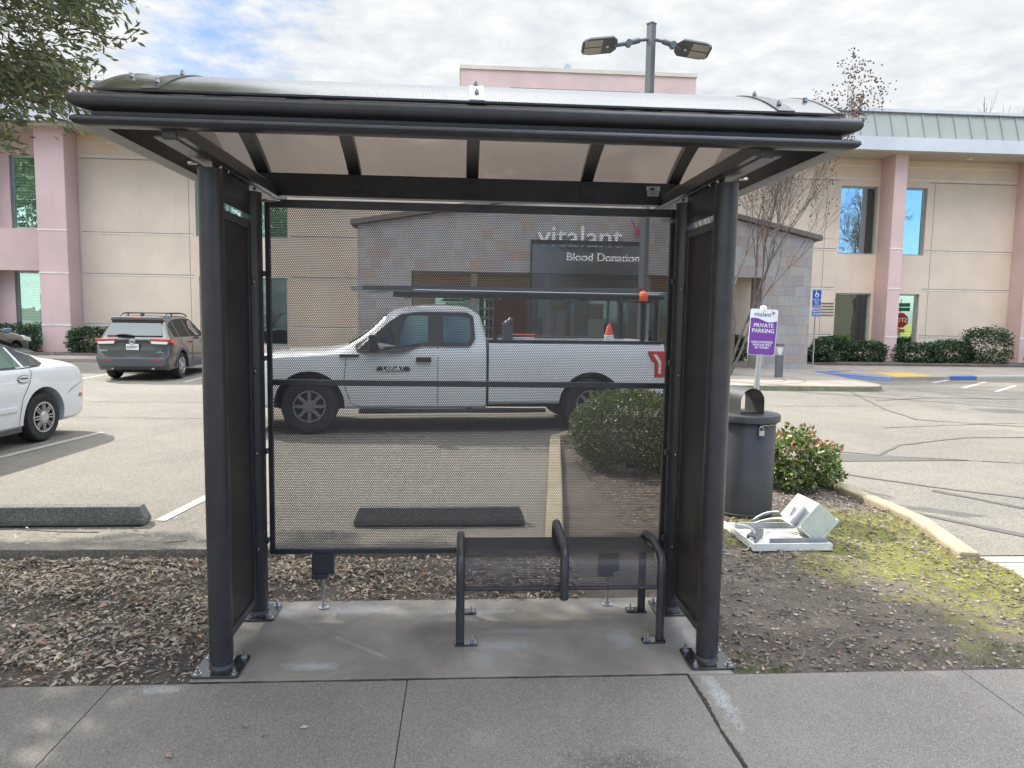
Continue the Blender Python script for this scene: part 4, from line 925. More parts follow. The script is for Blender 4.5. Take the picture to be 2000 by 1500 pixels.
PUR = paint('purple_sign_paint', (.17, .045, .30), .4); SWH = paint('white_sign_paint', (.78, .80, .80), .4)
def rrect(x0, x1, z0, z1, r_, n=5):
    p = []
    for (cx, cz, a0) in ((x1-r_, z1-r_, 0), (x0+r_, z1-r_, 90), (x0+r_, z0+r_, 180), (x1-r_, z0+r_, 270)):
        for i in range(n+1): a = R(a0+90*i/n); p.append((cx+r_*math.cos(a), cz+r_*math.sin(a)))
    return p
sg = thing('parking_sign', 'purple and white private parking sign on a galvanised post behind the trash can', 'sign', (3.12, 7.6, 0), R(3))
sg.rotation_euler.y = R(2.2)
g = MB(); g.tube([(0, .03, 0), (0, .03, 1.90)], .028, 16); obj('post', g, GALV, sg, smooth=50)
g = MB(); g.sphere((0, .03, 1.895), .036, .036, .03); obj('post_cap', g, SWH, sg, smooth=60)
g = MB(); g.prism(rrect(-.153, .153, 1.395, 1.885, .022), -.004, .0); sp = obj('sign_panel', g, SWH, sg)
g = MB(); w_ = [(-.147+.294*i/20, 1.775+.017*math.sin(R(35)+2*math.pi*(.0+i/20)*.92)-.013*i/20) for i in range(21)]
g.prism([(-.127, 1.401), (.127, 1.401), (.141, 1.407), (.147, 1.421)]+w_[::-1]+[(-.147, 1.421), (-.141, 1.407)], -.0062, -.0042); obj('purple_field', g, PUR, sp)
text('lettering', 'vitalant', .066, INK, sp, TM(-.018, -.0052, 1.829), .0008)
text('lettering', 'PRIVATE\nPARKING', .060, SWH, sp, TM(0, -.0072, 1.682), .0008, sx=1.0, bold=.0006)
text('lettering', 'UNAUTHORIZED\nVEHICLES WILL\nBE TOWED', .031, SWH, sp, TM(-.0, -.0072, 1.505), .0008, bold=.0004)
bird('logo', .04, PURL, sp, TM(.094, -.0062, 1.835))
g = MB(); g.tube([(0, -.008, 1.867), (0, -.003, 1.867)], .006, 10); g.tube([(0, -.01, 1.412), (0, -.005, 1.412)], .006, 10); obj('bolt', g, STEEL, sp)

BLU = paint('blue_sign_paint', (.015, .09, .36), .4)
hs = thing('accessible_parking_sign', 'blue accessible parking sign on a thin post at the corner of the slate portal', 'sign', (12.05, 24.4, .1))
g = MB(); g.tube([(0, .03, 0), (0, .03, 2.62)], .025, 10); obj('post', g, GALV, hs, smooth=50)
for (z0, z1, w_) in ((2.04, 2.66, .165), (1.74, 2.00, .165)):
    g = MB(); g.prism(rrect(-w_, w_, z0, z1, .02), -.004, 0); p1 = obj('sign_panel', g, SWH, hs)
    g = MB(); g.prism(rrect(-w_+.012, w_-.012, z0+.012, z1-.012, .015), -.008, -.0045); obj('blue_field', g, BLU, p1)
g = MB(); ic = [(0, 0)]
g.lathe([(.052, -.001), (.075, -.001), (.075, .001), (.052, .001), (.052, -.001)], (0, -.011, 2.475), 'y', 24, caps=False); g.tube([(-.02, -.011, 2.60), (-.02, -.011, 2.60)], .02, 8); g.sphere((-.03, -.011, 2.60), .02, .003, .02)
g.box(-.042, -.018, -.013, -.009, 2.49, 2.57); g.box(-.018, .045, -.013, -.009, 2.478, 2.50); g.box(.04, .062, -.013, -.009, 2.42, 2.49); obj('wheelchair_symbol', g, SWH, hs)
text('lettering', 'PARKING\nONLY\nVAN\nACCESSIBLE', .075, SWH, hs, TM(0, -.0095, 2.215), .001, sx=.9)
text('lettering', 'MINIMUM\nFINE $250', .10, SWH, hs, TM(0, -.0095, 1.87), .001, sx=.62, bold=.001)

RED_S = paint('red_sign_paint', (.45, .02, .025), .4); GRN_S = paint('green_sign_paint', (.01, .16, .10), .4)
ss = thing('stop_sign', 'red stop sign outside the frame, mirrored in the right lower window', 'stop sign', (20.8, 22.6, -.35), R(212))
g = MB(); g.tube([(0, .03, 0), (0, .03, 3.1)], .03, 10); obj('post', g, GALV, ss)
oc = lambda r_: [(r_*math.cos(R(22.5+45*i)), 2.1+r_*math.sin(R(22.5+45*i))) for i in range(8)]
g = MB(); g.prism(oc(.40), -.004, 0); p1 = obj('sign_panel', g, SWH, ss); g = MB(); g.prism(oc(.375), -.008, -.005); obj('red_field', g, RED_S, p1)
text('lettering', 'STOP', .31, SWH, p1, TM(0, -.01, 2.1), .001, sx=.9, bold=.006)
g = MB(); g.box(-.23, .23, -.004, 0, 1.52, 1.68); p2_ = obj('sign_panel', g, RED_S, ss); text('lettering', 'ALL WAY', .12, SWH, p2_, TM(0, -.006, 1.6), .001)
for (z, rz) in ((2.62, 0), (2.83, 6)):
    g = MB(); g.box(-.4, .4, -.004, .0, z-.09, z+.09); obj('street_name_blade', g, GRN_S, ss)

# ------------------------------------------------------------------ bus shelter
XL, XR, YF, YB, CX = -1.19, 1.29, 3.60, 4.295, .05
sh = thing('bus_shelter', 'dark bronze bus shelter with arched translucent roof and perforated metal panels', 'bus shelter', (CX, 3.95, .006))
OX, OY = CX, 3.95       # everything of the shelter is modelled round this point
def L3(x, y, z): return (x-OX, y-OY, z-.006)
def loc(g): g.v = [L3(*p) for p in g.v]; return g
def hexbolt(g, x, y, z, s=1.0):
    g.tube([(x, y, z), (x, y, z+.003)], .019*s, 16); g.tube([(x, y, z+.003), (x, y, z+.017)], .0125*s, 6); g.tube([(x, y, z+.017), (x, y, z+.034)], .006*s, 8)
for (x, y, dx) in ((XL, YF, .0), (XR, YF, .0), (XL, YB-.03, .02), (XR, YB-.03, -.0)):
    g = MB(); g.tube([(x, y, .034), (x, y, .06), (x, y, 2.45)], [.050, .057, .057], 40); po = obj('post', loc(g), MET, sh, smooth=40)
    g = MB(); sq = rrect(x-.115, x+.115, y-.115, y+.115, .022); g.prism(sq, .007, .019, 'z'); obj('base_plate', loc(g), METG, po, bevel=.0015)
    g = MB(); g.tube([(x, y, .018), (x, y, .036)], [.062, .054], 32); obj('weld', loc(g), MET, po, smooth=60)
    for sx_ in (-1, 1):
        for sy_ in (-1, 1):
            g = MB(); hexbolt(g, x+sx_*.087, y+sy_*.087, .019); obj('bolt', loc(g), STEEL, po, smooth=35)
# side panels
def perf_sheet(name, p0, p1, z0, z1, parent, th=.0034):
    """thin flat sheet from p0 to p1 (plan), real thickness, uv in metres"""
    a = Vector(p0); b = Vector(p1); d = (b-a); L_ = d.length; n_ = Vector((-d.y, d.x)).normalized()*th/2
    g = MB(); q = [(a-n_, 0), (b-n_, L_), (b+n_, L_), (a+n_, 0)]
    g.add([(*p, z0) for p, _ in q]+[(*p, z1) for p, _ in q], [(0, 1, 5, 4), (2, 3, 7, 6), (0, 4, 7, 3), (1, 2, 6, 5), (0, 3, 2, 1), (4, 5, 6, 7)])
    for k in (-.5, 0, .5):
        m0, m1 = a+n_*k, b+n_*k; g.add([(*m0, z0), (*m1, z0), (*m1, z1), (*m0, z1)], [(0, 1, 2, 3)])
    o = obj(name, loc(g), PERF, parent, fix=False); me = o.data; uv = me.uv_layers.new(name='uv')
    for lp_ in me.loops:
        v = me.vertices[lp_.vertex_index].co; w_ = Vector((v.x+OX, v.y+OY)); uv.data[lp_.index].uv = ((w_-a).dot(d)/L_, v.z)
    return o
for x, sgn in ((XL, 1), (XR, -1)):
    g = MB(); y0, y1, t = YF+.075, YB-.105, .034
    z0, z1 = .10, 2.285
    for (a, b, c_, d_) in ((y0, y0+t, z0, z1), (y1-t, y1, z0, z1), (y0+t, y1-t, z0, z0+.045), (y0+t, y1-t, z1-.045, z1)): g.box(x-.013, x+.013, a, b, c_, d_)
    fr_ = obj('side_panel', loc(g), MET, sh, bevel=.003)
    perf_sheet('perforated_sheet', (x-sgn*.001, y0+.01), (x-sgn*.001, y1-.01), z0+.02, z1-.02, fr_)
    g = MB()
    for z in (.42, .98, 1.45, 1.95):
        for yy, s_ in ((YF+.057, 1), (YB-.087, -1)):
            g.box(x-.022, x+.022, min(yy, yy+s_*.022), max(yy, yy+s_*.022), z-.02, z+.02)
    obj('bracket', loc(g), MET, fr_, bevel=.002)
    g = MB()
    for z in (.42, .98, 1.45, 1.95):
        for yy in (YB-.098,): g.sphere((x+sgn*.026, yy, z), .006, .008, .008, 10, 6)
    obj('bolt', loc(g), STEEL, fr_, smooth=60)
    g = MB(); g.box(x-.005, x+.005, YF+.045, YB-.075, 2.32, 2.475); obj('side_plate', loc(g), MET, sh, bevel=.001)
    g = MB(); g.box(x-.03, x+.03, 3.12, 4.78, 2.476, 2.565); obj('roof_beam', loc(g), MET, sh, bevel=.006)
    g = MB(); g.box(x+sgn*.0301, x+sgn*.062, 3.12, 4.78, 2.482, 2.489); g.box(x-sgn*.062, x-sgn*.0301, 3.12, 4.78, 2.482, 2.489); obj('beam_lip', loc(g), MET, sh)
    g = MB()
    for yy in (YF-.02, YF+.09, YB-.12):
        hx = x+sgn*.035; g.tube([(hx, yy, 2.455), (hx+sgn*.02, yy, 2.455)], .008, 6); g.sphere((hx+sgn*.02, yy, 2.455), .006, .006, .006, 8, 5)
    g.tube([(x-sgn*.03, YF-.07, 2.462), (x-sgn*.075, YF-.07, 2.462)], .007, 6)
    obj('bolt', loc(g), STEEL, sh, smooth=50)
# back panel
yb = YB+.045
g = MB(); x0, x1, z0, z1 = -1.135, 1.25, .345, 2.425; t = .028
g.box(x0, x0+t, yb-.013, yb+.013, z0, z1); g.box(x1-t, x1, yb-.013, yb+.013, z0, z1)
g.box(x0+t, x1-t, yb-.013, yb+.013, z0, z0+.03); g.box(x0+t, x1-t, yb-.013, yb+.013, z1-.045, z1); g.box(x0+t, x1-t, yb-.016, yb+.016, 1.358, 1.392)
bp = obj('back_panel', loc(g), MET, sh, bevel=.003)
perf_sheet('perforated_sheet', (x0+.01, yb), (x1-.01, yb), z0+.01, z1-.02, bp, .0016)
g = MB()
for z in (.6, 1.08, 1.5, 1.95):
    g.sphere((x1-.01, yb-.016, z), .007, .005, .007, 8, 5)
for z in (.45, .98, 1.52, 2.0):
    for xx in (XL+.055, XR-.055): g.box(xx-.012, xx+.012, YB-.045, YB-.005, z-.015, z+.015)
obj('bracket', loc(g), MET, bp, bevel=.002)
g = MB(); g.tube([(-1.15, yb-.03, 2.418), (-1.04, yb-.03, 2.412)], .005, 6); g.box(-1.155, -1.06, yb-.03, yb-.02, 2.405, 2.42); g.box(1.17, 1.24, yb-.03, yb-.015, 2.345, 2.362); obj('pin', loc(g), STEEL, bp)
# adjustable feet under the back panel
for x in (-.825, .91):
    g = MB(); g.box(x-.065, x+.065, yb-.02, yb+.02, .225, .344); g.box(x-.065, x+.03, yb-.035, yb+.035, .195, .2245); lg = obj('foot_bracket', loc(g), MET, sh, bevel=.003)
    g = MB(); g.tube([(x, yb, .012), (x, yb, .20)], .0095, 14); g.tube([(x, yb, .007), (x, yb, .013)], .032, 20); g.tube([(x, yb, .013), (x, yb, .034)], .018, 6); obj('threaded_rod', loc(g), STEEL, lg, smooth=40)
# gutter frame swept round the roof
PR = [(.0, 2.668), (-.035, 2.664), (-.060, 2.655), (-.074, 2.636), (-.076, 2.615), (-.068, 2.597), (-.050, 2.586), (-.022, 2.580), (-.012, 2.578), (-.012, 2.550), (-.030, 2.549), (-.056, 2.545), (-.070, 2.534), (-.072, 2.518), (-.062, 2.504), (-.040, 2.498), (.0, 2.498), (.028, 2.502), (.028, 2.668)]
PR = [(a, 2.510+(b-2.498)*.130/.170) for a, b in PR]
GX0, GX1, GY0, GY1 = -1.465, 1.585, 3.105, 4.80
def rail(name, corner_a, corner_b, nrm):
    """profile offsets are measured outwards (negative = out) along nrm; mitred ends"""
    g = MB(); vs_ = []; t = (Vector(corner_b)-Vector(corner_a)).normalized()
    for (c_, s_) in ((Vector(corner_a), -1), (Vector(corner_b), 1)):
        for (o_, z) in PR:
            out_ = -o_; ext = max(-.028, min(.075, out_))
            p = c_+Vector(nrm)*out_+t*s_*ext*(.95 if abs(t.x) > .5 else .93); vs_.append((p.x, p.y, z))
    n_ = len(PR); g.add(vs_, [(i, (i+1) % n_, n_+(i+1) % n_, n_+i) for i in range(n_)]+[tuple(range(n_))[::-1], tuple(range(n_, 2*n_))])
    return obj(name, loc(g), MET, sh, smooth=50)
rail('gutter_rail', (GX0, GY0), (GX1, GY0), (0, -1)); rail('gutter_rail', (GX1, GY1), (GX0, GY1), (0, 1))
rail('side_rail', (GX0, GY1), (GX0, GY0), (-1, 0)); rail('side_rail', (GX1, GY0), (GX1, GY1), (1, 0))
g = MB(); g.box(GX0+.04, GX1-.04, GY1-.075, GY1-.03, 2.505, 2.645); obj('back_header', loc(g), MET, sh, bevel=.004)
g = MB()
for xx in (-.42, .05, .42, .62): g.box(xx, xx+.07, yb-.0165, yb-.0135, 2.408, 2.412)
obj('drain_slot', loc(g), BLK, sh)
# arched roof
def arch(y, off=0): u = (y-3.95)/.865; return 2.640+off+.244*(1-u*u)
ysr = [3.085+.0346*i*1.0 for i in range(51)]
def arch_strip(name, xa, xb, off0, off1, mat, parent, ya=3.085, yb_=4.815, n=40, smooth=60):
    g = MB(); Y_ = [ya+(yb_-ya)*i/n for i in range(n+1)]; vs_ = []
    for y in Y_: vs_ += [(xa, y, arch(y, off0)), (xb, y, arch(y, off0)), (xb, y, arch(y, off1)), (xa, y, arch(y, off1))]
    fs = [(4*i+k, 4*i+(k+1) % 4, 4*i+4+(k+1) % 4, 4*i+4+k) for i in range(n) for k in range(4)]+[(0, 1, 2, 3), (4*n+3, 4*n+2, 4*n+1, 4*n)]
    g.add(vs_, fs); return obj(name, loc(g), mat, parent, smooth=smooth)
pan = arch_strip('roof_panel', GX0+.02, GX1-.02, .012, .020, POLY, sh)
for x in (CX, CX-.735, CX+.735, CX-1.30, CX+1.30): arch_strip('rib', x-.038, x+.038, -.03, .0105, MET, sh, 3.11, 4.775)
for x in (CX-.0, CX-.735, CX+.735):
    g = MB(); g.box(x-.045, x+.045, GY1-.085, GY1-.076, 2.54, 2.60); obj('rib_bracket', loc(g), MET, sh, bevel=.002)
STRAP = paint('pale_clamp_strap', (.50, .56, .55), .35, .4)
for x, wd, mt_ in ((CX, .032, STRAP), (CX-1.30, .035, MET), (CX+1.30, .035, MET)):
    st_ = arch_strip('roof_strap', x-wd, x+wd, .021, .025, mt_, pan)
    g = MB()
    for y in (3.17, 3.45, 4.45, 4.73): z = arch(y, .025); g.tube([(x, y, z), (x, y, z+.012)], .010, 6); g.tube([(x, y, z+.012), (x, y, z+.02)], .005, 8)
    obj('bolt', loc(g), STEEL, pan)
for x in (GX0+.06, GX1-.06):
    g = MB()
    for y in (3.3, 3.75): z = arch(y, .02); g.tube([(x, y, z), (x, y, z+.016)], .011, 6)
    obj('bolt', loc(g), STEEL, pan)
g = MB()
for x0_, x1_ in ((GX0-.0, GX0+.018), (GX1-.018, GX1)):
    n_ = 30; Y_ = [3.085+(1.73)*i/n_ for i in range(n_+1)]; vs_ = []
    for y in Y_: vs_ += [(x0_, y, 2.63), (x1_, y, 2.63), (x1_, y, arch(y, .024)), (x0_, y, arch(y, .024))]
    g.add(vs_, [(4*i+k, 4*i+(k+1) % 4, 4*i+4+(k+1) % 4, 4*i+4+k) for i in range(n_) for k in range(4)]+[(0, 1, 2, 3), (4*n_+3, 4*n_+2, 4*n_+1, 4*n_)])
obj('roof_end', loc(g), POLY, sh, smooth=50)
g = MB(); g.prism([(GX0-.0, 3.045), (GX0+.10, 3.075), (GX1-.10, 3.075), (GX1, 3.045)], 2.6405, 2.648, 'z'); obj('front_flashing', loc(g), MET, sh)
# maker's plate on the header
yl_ = GY1-.0765
LAB = paint('silver_label', (.62, .65, .68), .3, .3)
g = MB(); g.box(1.165, 1.255, yl_-.002, yl_, 2.592, 2.622); pl = obj('label_plate', loc(g), LAB, sh, bevel=.001); pl.data.transform(Matrix.Translation((.0, 0, 0)))
g = MB(); g.box(1.172, 1.248, yl_-.003, yl_-.0005, 2.560, 2.591); obj('label_sticker', loc(g), SWH, pl)
g = MB(); g.box(1.182, 1.238, yl_-.0036, yl_-.0032, 2.579, 2.583); g.box(1.195, 1.225, yl_-.0036, yl_-.0032, 2.568, 2.571); g.box(1.19, 1.22, yl_-.0032, yl_-.0022, 2.597, 2.615); obj('label_print', loc(g), LP, pl)

# ------------------------------------------------------------------ bench
be = thing('bench', 'dark perforated metal bench with tubular hoop arms inside the shelter', 'bench', (.55, 4.03, .006))
OX, OY = .55, 4.03
def arc(c, r_, a0, a1, n=7): return [(c[0]+r_*math.cos(R(a0+(a1-a0)*i/(n-1))), c[1]+r_*math.sin(R(a0+(a1-a0)*i/(n-1)))) for i in range(n)]
seatp = [(3.832, .312), (3.834, .345), (3.838, .37)]+arc((3.952, .374), .114, 176, 95, 10)+[(3.97, .488), (4.05, .486), (4.13, .486), (4.20, .482)]+arc((4.20, .452), .03, 90, 20, 5)
g = MB(); n_ = len(seatp); sx0, sx1 = .022, 1.078; layers = []
dist = [0]
for a, b in zip(seatp[:-1], seatp[1:]): dist.append(dist[-1]+math.hypot(b[0]-a[0], b[1]-a[1]))
nx_ = 2; vs_ = []
for k in range(4):                                           # sheet thickness as four close shells, so that the holes have depth
    vs_ = []
    for i, (y, z) in enumerate(seatp):
        a = seatp[max(0, i-1)]; b = seatp[min(n_-1, i+1)]; d = math.hypot(b[0]-a[0], b[1]-a[1]); ny_, nz_ = (b[1]-a[1])/d, -(b[0]-a[0])/d
        vs_ += [(sx0, y+ny_*.0011*k, z+nz_*.0011*k), (sx1, y+ny_*.0011*k, z+nz_*.0011*k)]
    g.add(vs_, [(2*i, 2*i+1, 2*i+3, 2*i+2) for i in range(n_-1)])
seat = obj('seat', loc(g), PERF2, be, smooth=70, fix=False)
uv = seat.data.uv_layers.new(name='uv')
for lp_ in seat.data.loops:
    vi = lp_.vertex_index; uv.data[lp_.index].uv = (sx1 if vi % 2 else sx0, dist[(vi % (2*n_))//2])
g = MB(); g.tube([(.02, 3.842, .308), (1.08, 3.842, .308)], .011, 12); g.tube([(.02, 4.23, .44), (1.08, 4.23, .44)], .011, 12); g.tube([(.02, 4.03, .475), (1.08, 4.03, .475)], .009, 8); obj('seat_rail', loc(g), MET, be, smooth=50)
def hoop(x, top=.512, fz=.02, bz_=.02, yf=3.825, ybk=4.245, r=.0235, cut=None):
    p = [(yf, fz), (yf, .30), (yf+.004, top-.13)]+arc((yf+.09, top-.10), .086, 180, 88, 8)[1:]+[(4.0, top+.004), (4.14, top-.006)]+arc((ybk-.065, top-.075), .065, 88, 0, 6)+[(ybk, .30), (ybk, bz_)]
    return [(x, a, b) for a, b in p]
for x, s_ in ((.0, 1), (1.10, -1)):
    g = MB(); g.tube(hoop(x), .0235, 16); hp = obj('end_hoop', loc(g), MET, be, smooth=50)
    for yy in (3.825, 4.245):
        g = MB(); g.prism(rrect(min(x-s_*.03, x+s_*.095), max(x-s_*.03, x+s_*.095), yy-.032, yy+.032, .01), .007, .017, 'z'); obj('foot_plate', loc(g), METG, hp, bevel=.0015)
        g = MB(); hexbolt(g, x+s_*.066, yy, .017, .85); obj('bolt', loc(g), STEEL, hp, smooth=35)
ph = [(3.80, .275), (3.80, .36), (3.803, .46)]+arc((3.89, .455), .087, 178, 95, 8)+[(3.95, .550), (4.06, .568), (4.16, .575)]+arc((4.17, .545), .03, 90, 0, 4)+[(4.205, .51), (4.205, .45)]
g = MB(); g.tube([(.56, a, b) for a, b in ph], .0235, 16); obj('middle_arm', loc(g), MET, be, smooth=50)
g = MB(); g.tube([(.56, 3.80, .262), (.56, 3.80, .276)], [.022, .026], 16); obj('arm_cap', loc(g), MET, be, smooth=50)

# ------------------------------------------------------------------ trash can, padlock
CAN = paint('dark_grey_can_paint', (.040, .042, .046), .42, 0, .15, 5)
tc_ = thing('trash_can', 'dark grey round trash can with arched hood and flat lid right of the shelter', 'trash can', (2.57, 6.42, .0), R(0))
g = MB(); g.lathe([(.0, .012), (.262, .012), (.272, .03), (.272, .05), (.262, .055), (.262, .86), (.255, .87), (.0, .87)], (0, 0, 0), 'z', 56); obj('body', g, CAN, tc_, smooth=40)
g = MB(); g.lathe([(.0, .872), (.292, .872), (.298, .878), (.298, .925), (.292, .935), (.0, .938)], (0, 0, 0), 'z', 56); ld_ = obj('lid', g, CAN, tc_, smooth=40)
g = MB(); A = arc((0, 0), .118, 0, 180, 20); A = [(a, b+.115) for a, b in A]; ou = [(.118, .0)]+A+[(-.118, .0)]; inn = [(a*.98, b*.985) for a, b in ou]
y0h, y1h = -.15, .16
for i in range(len(ou)-1):
    a, b = ou[i], ou[i+1]; c_, d_ = inn[i], inn[i+1]; z = .938
    g.add([(a[0], y0h, z+a[1]), (b[0], y0h, z+b[1]), (b[0], y1h, z+b[1]), (a[0], y1h, z+a[1]), (c_[0], y0h, z+c_[1]), (d_[0], y0h, z+d_[1]), (d_[0], y1h, z+d_[1]), (c_[0], y1h, z+c_[1])], [(0, 1, 2, 3), (4, 7, 6, 5), (0, 4, 5, 1), (3, 2, 6, 7)])
ho = obj('hood', g, CAN, tc_, smooth=50); ho.location = (-.03, .0, 0); ho.rotation_euler.z = R(10)
g = MB(); g.lathe([(.0, .9392), (.105, .9392), (.105, .941), (0, .941)], (-.03, 0, 0), 'z', 32); obj('opening', g, BLK, tc_)
g = MB(); w_ = [(.262*math.cos(R(a))*1.02, .262*math.sin(R(a))*1.02, .855+.006*math.sin(a*.4)) for a in range(-85, -20, 6)]; g.tube(w_, .004, 5); obj('chain', g, STEEL, tc_)
pk = thing('padlock', 'silver padlock hanging from the lid of the trash can', 'padlock', (2.60, 6.135, .80))
g = MB(); g.box(-.024, .024, -.012, .012, -.03, .015); obj('lock_body', g, STEEL, pk, bevel=.004)
g = MB(); g.tube([(-.016, 0, .012), (-.016, 0, .035)]+[(.016*math.cos(R(180-a)), 0, .035+.016*math.sin(R(a))) for a in range(20, 161, 20)]+[(.016, 0, .035), (.016, 0, .012)], .004, 8); obj('shackle', g, STEEL, pk, smooth=50)
g = MB(); g.box(-.006, .010, .0, .006, .035, .085); g.box(-.006, .010, -.008, .006, .085, .09); obj('hasp', g, CAN, pk)

# ------------------------------------------------------------------ meter panel lying on the ground
PW = paint('off_white_enamel', (.66, .66, .63), .4, 0, .1, 10); GBOX = paint('pale_green_grey_box', (.50, .54, .47), .42, 0, .1, 8); CHN = paint('grey_channel', (.28, .30, .32), .4, .4)
mp = thing('electrical_panel', 'white metal panel lying flat on the mossy soil with grey channels and conduit pipes', 'electrical panel', (2.22, 5.26, .045), R(1))
g = MB(); g.box(0, .60, 0, .60, .0, .012); obj('panel_face', g, PW, mp)
g = MB(); g.box(-.0, .60, -.012, -.0005, -.01, .048); g.box(-.012, -.0005, -.012, .60, -.01, .048); g.box(.6005, .612, -.012, .60, -.01, .04); g.box(-.0, .60, .6005, .612, -.01, .03); obj('panel_rim', g, PW, mp, bevel=.002)
g = MB(); g.box(.13, .59, .03, .036, .013, .075); g.box(.13, .59, .0361, .09, .013, .017); obj('channel', g, CHN, mp, bevel=.002)
g = MB(); g.box(.05, .59, .50, .506, .013, .06); g.box(.05, .59, .5061, .58, .013, .017); obj('channel', g, CHN, mp, bevel=.002)
g = MB(); Mx = Matrix.Translation((.09, .20, .03)) @ Matrix.Rotation(R(-38), 4, 'Z'); g.box(-.035, .035, -.12, .12, -.01, .045, Mx); sb = obj('junction_box', g, LP, mp, bevel=.004)
g = MB(); g.tube([Mx @ Vector((.0, -.125, .018)), Mx @ Vector((0, -.119, .018))], .017, 18); obj('knockout', g, PW, sb)
g = MB(); g.tube(bez((.05, .45, .06), (.15, .18, .12), (-.02, .04, .0), 12), .012, 10); g.tube(bez((-.02, .04, 0), (-.06, .02, -.02), (-.08, .06, -.02), 8), .006, 8); obj('flexible_conduit', g, CHN, mp, smooth=60)
g = MB(); g.tube(bez((.24, .55, .04), (.34, .50, .10), (.40, .40, .12), 14), .012, 10); g.tube(bez((.24, .58, .06), (.34, .58, .14), (.40, .46, .16), 14), .012, 10); obj('flexible_conduit', g, CHN, mp, smooth=60)
bx_ = thing('meter_box', 'pale green grey steel box tipped on its corner on the white panel', 'electrical box', (2.60, 5.50, .205))
Mb = Matrix.Rotation(R(3), 4, 'Z') @ Matrix.Rotation(R(40), 4, 'Y')
g = MB(); g.box(0, .20, -.16, .17, .0, .225, Mb); obj('box_body', g, GBOX, bx_, bevel=.004)
g = MB(); g.box(.2005, .222, -.166, .176, -.006, .231, Mb); obj('box_cover', g, GBOX, bx_, bevel=.003)
g = MB(); p0 = Vector((-.03, -.10, .02)); g.tube([Mb @ Vector((-.05, -.12, .0)), Mb @ Vector((-.05, -.12, .13))], .028, 18, caps=False); g.tube([Mb @ Vector((-.05, -.12, .13)), Mb @ Vector((-.05, -.12, .135))], [.031, .031], 18, caps=False); g.tube([Mb @ Vector((-.05, -.12, .12)), Mb @ Vector((-.05, -.12, .125))], .022, 14)
g.tube([Mb @ Vector((-.05, -.12, -.03)), Mb @ Vector((-.05, -.12, .02))], .034, 12); g.tube([Mb @ Vector((-.05, -.02, .10)), Mb @ Vector((-.03, -.02, .02))], .02, 12); obj('pipe_fitting', g, GALV, bx_, smooth=50)
g = MB(); g.box(-.012, -.0005, -.17, .10, -.03, .20, Mb); g.box(-.010, .25, -.19, -.165, -.022, -.006, Mb); obj('mounting_plate', g, PW, bx_)

# ------------------------------------------------------------------ vehicles
WPAINT = paint('white_car_paint', (.68, .69, .70), .22, 0, .02, 1, coat=.8); GPAINT = paint('dark_grey_car_paint', (.085, .086, .084), .25, .4, .03, 1, coat=1.0); BPAINT = paint('brown_grey_car_paint', (.12, .11, .10), .3, .4, .03, 1, coat=1.0)
STW = paint('painted_steel_wheel', (.20, .20, .205), .4, .4, .1, 6); CLAD = paint('grey_plastic_cladding', (.07, .075, .085), .5, 0, .06, 3); RIMM = paint('silver_wheel', (.55, .55, .55), .3, .7, .05, 6); LRED = paint('red_lamp', (.50, .02, .02), .15, 0, .05, 3, coat=1); LCLR = paint('clear_lamp', (.75, .74, .72), .15, 0, .05, 3, coat=1); WELL = paint('dark_wheel_well', (.01, .01, .01), .9)
def interp(keys, x):
    if x <= keys[0][0]: return keys[0][1:]
    for a, b in zip(keys[:-1], keys[1:]):
        if x <= b[0]:
            t = (x-a[0])/(b[0]-a[0]); return tuple(p+(q-p)*t for p, q in zip(a[1:], b[1:]))
    return keys[-1][1:]
